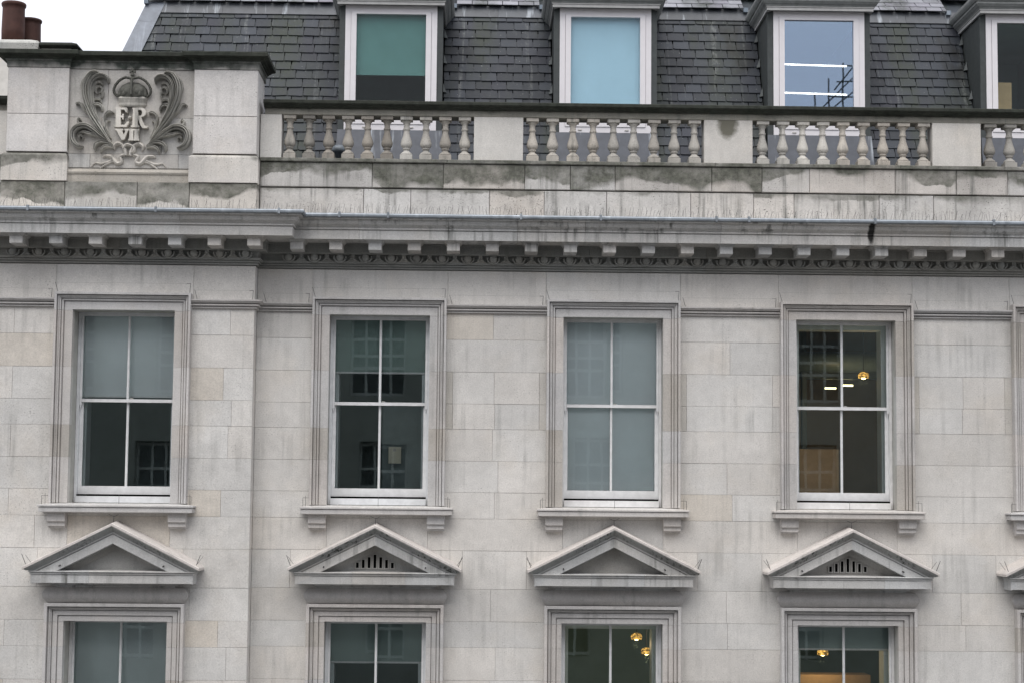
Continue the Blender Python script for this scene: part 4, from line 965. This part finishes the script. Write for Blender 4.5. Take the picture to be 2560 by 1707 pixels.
# lamps
def pendant(x, y, z, ztop, label, power=5.0):
    t = thing('pendant_lamp', label, 'lamp', 'brass pendant lamps seen through the windows', (x, y, z))
    MB().lathe([(0.025, 0.075), (0.068, 0.058), (0.085, 0.022), (0.078, -0.018), (0.073, -0.018), (0.080, 0.022), (0.063, 0.053), (0.02, 0.07)], 16).obj('shade', 'amber', t)
    MB().ball((0, 0, -0.002), 0.040, 0.040, 0.034, 10, 7).obj('bulb', 'bulb', t)
    MB().tube([(0, 0, 0.09), (0, 0, ztop - z)], 0.006, 5).obj('cord', 'wire', t)
    l = bpy.data.lights.new('lamp_light', 'POINT'); l.energy = power; l.color = (1, 0.74, 0.4); l.shadow_soft_size = 0.05
    lo = bpy.data.objects.new('lamp_light', l); C.objects.link(lo); lo.parent = t; lo.location = (0, 0, -0.10)
    return t
pendant(7.19, 1.5, 2.02, 3.04, 'glowing brass pendant lamp inside the upper window without a blind')
pendant(3.79, 1.6, -1.90, -1.26, 'higher glowing brass pendant lamp in the lower window under the plain pediment')
pendant(3.97, 1.9, -2.14, -1.26, 'lower glowing brass pendant lamp in the lower window under the plain pediment')
pendant(6.55, 1.5, -2.10, -1.26, 'glowing brass pendant lamp in the lower window under the right-hand vented pediment')
for (x, z, lb) in ((7.127, 1.994, 'left short yellow strip light on the ceiling of the lit room'), (7.403, 2.042, 'right short yellow strip light on the ceiling of the lit room')):
    tag(B(x - 0.09, x + 0.09, 3.6, 3.63, z - 0.014, z + 0.014).obj('strip_light', 'strip'), lb, 'light', 'strip lights in the lit upper room')
for (z, lb) in ((6.90, 'upper white tube light across the coated dormer window'), (6.45, 'lower white tube light across the coated dormer window')):
    tag(MB().tube([(6.6 - 0.56, YD + 0.25, z + 0.02), (6.6 + 0.48, YD + 0.25, z)], 0.012, 8).obj('tube_light', 'tube'), lb, 'light', 'tube lights in the coated dormer')
# contents of the lit upper room
tag(B(5.85, 6.63, 0.66, 0.69, -0.7, 0.90).obj('brown_board', 'card'), 'plain brown board leaning inside the lit upper window', 'board')
tag(MB().tube([(5.05, 2.2, 2.30), (8.15, 2.2, 2.30)], 0.16, 14).obj('ceiling_duct', 'duct'), 'dark round ceiling duct across the lit upper room', 'duct')
o = B(5.1, 8.1, 3.2, 3.4, 2.12, 2.42).obj('ceiling_beam', 'duct'); tag(o, 'dark ceiling beam at the back of the lit upper room', 'beam')
tag(B(6.55, 6.62, 3.0, 3.15, -0.7, 2.9).obj('room_post', 'duct'), 'slim dark post in the lit upper room', 'post')
tag(B(5.05, 8.15, 4.3, 4.4, 2.28, 2.62).obj('wall_panel', 'card'), 'tan band across the back wall of the lit upper room', 'wall panel')
tag(B(0.10, 0.28, 0.95, 1.02, 0.645, 0.885).obj('wall_box', 'cream_box'), 'cream box with small dark display behind the half-blinded upper window', 'control box')
B(0.165, 0.205, 0.945, 0.95, 0.82, 0.86).obj('display', 'gap', bpy.data.objects['wall_box'])
tag(B(0.0, 1.5, 1.03, 1.12, -0.7, 1.55).obj('partition', 'duct'), 'dark green partition carrying the cream box inside the window', 'partition')
tag(B(6.25, 7.35, 1.9, 2.3, -5.0, -2.45).obj('tan_cabinet', 'card'), 'tan cabinet behind the lower window with one lamp', 'cabinet')
tag(B(9.3, 9.75, 2.3, 2.34, 5.3, 6.75).obj('tan_board', 'card'), 'tan board inside the rightmost dormer', 'board')

# ------------------------------------------------------------------ chimney beyond the left end
ch = thing('chimney_stack', 'cream chimney stack with two terracotta pots behind the carved parapet', 'chimney', loc=(-6.8, 5.2, GZ))
def chp(mb, name, mat, col=None):
    mb.v = [(x + 6.8, y - 5.2, z - GZ) for x, y, z in mb.v]; return mb.obj(name, mat, ch, col)
chp(B(-8.2, -6.22, 4.7, 5.7, GZ, 7.70), 'shaft', 'render')
chp(MB().plan([(-8.2, 5.7), (-8.2, 4.7), (-6.22, 4.7), (-6.22, 5.7)], [(-0.3, 7.66), (0.0, 7.66), (0.06, 7.70), (0.08, 7.80), (0.06, 7.84), (-0.10, 7.90), (-0.30, 7.955), (-0.49, 7.96), (-0.49, 7.66)]), 'mortar_cap', 'flaunch')
pot = [(0.19, 7.90), (0.195, 8.10), (0.188, 8.45), (0.188, 8.52), (0.205, 8.53), (0.210, 8.575), (0.198, 8.59), (0.172, 8.59), (0.168, 8.5), (0.10, 8.3)]
chp(MB().lathe(pot, 20, (-6.69, 5.0, 0)), 'chimney_pot', 'terracotta')
chp(MB().lathe([(r * 0.93, 7.90 + (z - 7.90) * 0.76) for r, z in pot], 20, (-6.505, 5.42, 0)), 'chimney_pot', 'terracotta', (0.8, 0.8, 0.8))
pw = thing('party_wall', 'stone party wall with dark sloping coping behind the carved parapet', 'wall', loc=(-5.8, 5, GZ))
m_ = B(-6.13 + 5.8, -5.62 + 5.8, -0.25, 0.3, 0, 7.74 - GZ).obj('wall', 'panel', pw)
m_ = MB().plan([(-6.13 + 5.8, 0.3), (-6.13 + 5.8, -0.25), (-5.62 + 5.8, -0.25), (-5.62 + 5.8, 0.3)], [(-0.2, 7.74 - GZ), (0.02, 7.74 - GZ), (0.12, 7.77 - GZ), (0.12, 7.80 - GZ), (0.0, 7.85 - GZ), (-0.2, 7.86 - GZ)]).obj('coping', 'cap', pw)

# ------------------------------------------------------------------ the other side of the street (behind the camera; it shows in the glass)
OY = -24.8
op = thing('facing_building', 'stone building across the street, seen only as reflections in the glass', 'building', loc=(0, OY, GZ))
ow = MB(); pane = []
rows_ = [(-9.0, -5.5), (-4.3, -1.8), (-0.7, 1.9), (3.2, 5.6), (6.7, 8.9)]
xs = [-14 + 3.1 * k for k in range(12)]
zprev = GZ
for z0, z1 in rows_:
    ow.box(-16, 22, -1.0, 0, zprev - GZ, z0 - GZ); zprev = z1
    e = [-16] + [v for x in xs for v in (x - 0.65, x + 0.65)] + [22]
    for k in range(0, len(e), 2): ow.box(e[k], e[k+1], -1.0, 0, z0 - GZ, z1 - GZ)
ow.box(-16, 22, -1.0, 0, zprev - GZ, 11.2 - GZ)
ow.obj('wall', 'opp', op)
MB().plan([(22, 0), (-16, 0)], [(-0.2, 10.9 - GZ), (0.1, 10.9 - GZ), (0.4, 11.2 - GZ), (0.4, 11.4 - GZ), (-0.2, 11.5 - GZ)]).obj('cornice', 'opp', op)
for z0, z1 in rows_:
    for x in xs:
        w = B(x - 0.65, x + 0.65, -0.40, -0.35, z0 - GZ, z1 - GZ).obj('window', 'opp_dark', op)
        f = MB()
        for q in (-0.62, -0.2, 0.2, 0.62): f.box(x + q - 0.035, x + q + 0.035, -0.35, -0.30, z0 - GZ, z1 - GZ)
        for q in (0.03, 0.35, 0.5, 0.7, 0.97): f.box(x - 0.65, x + 0.65, -0.345, -0.295, z0 + (z1 - z0) * q - 0.04 - GZ, z0 + (z1 - z0) * q + 0.04 - GZ)
        f.obj('frame', 'sash', w)
sca = thing('scaffold', 'steel scaffold on the roof across the street, mirrored in the coated dormer', 'scaffold', loc=(12.4, OY - 1, 9.9))
for k in range(5): MB().tube([(-0.4 + 0.45 * k, 0, 0), (-0.4 + 0.45 * k, 0, 3.3 + 0.5 * k)], 0.03, 6).obj('pole', 'pole', sca)
for k in range(5): MB().tube([(-0.6 + 0.3 * k, 0.05, 2.2 + 0.5 * k), (2.0, 0.05, 2.2 + 0.5 * k)], 0.026, 6).obj('ledger', 'pole', sca)
for k in range(3): MB().tube([(-0.6 + 0.4 * k, 0.1, 2.2 + 0.6 * k), (1.6, 0.1, 4.0 + 0.6 * k)], 0.026, 6).obj('brace', 'pole', sca)
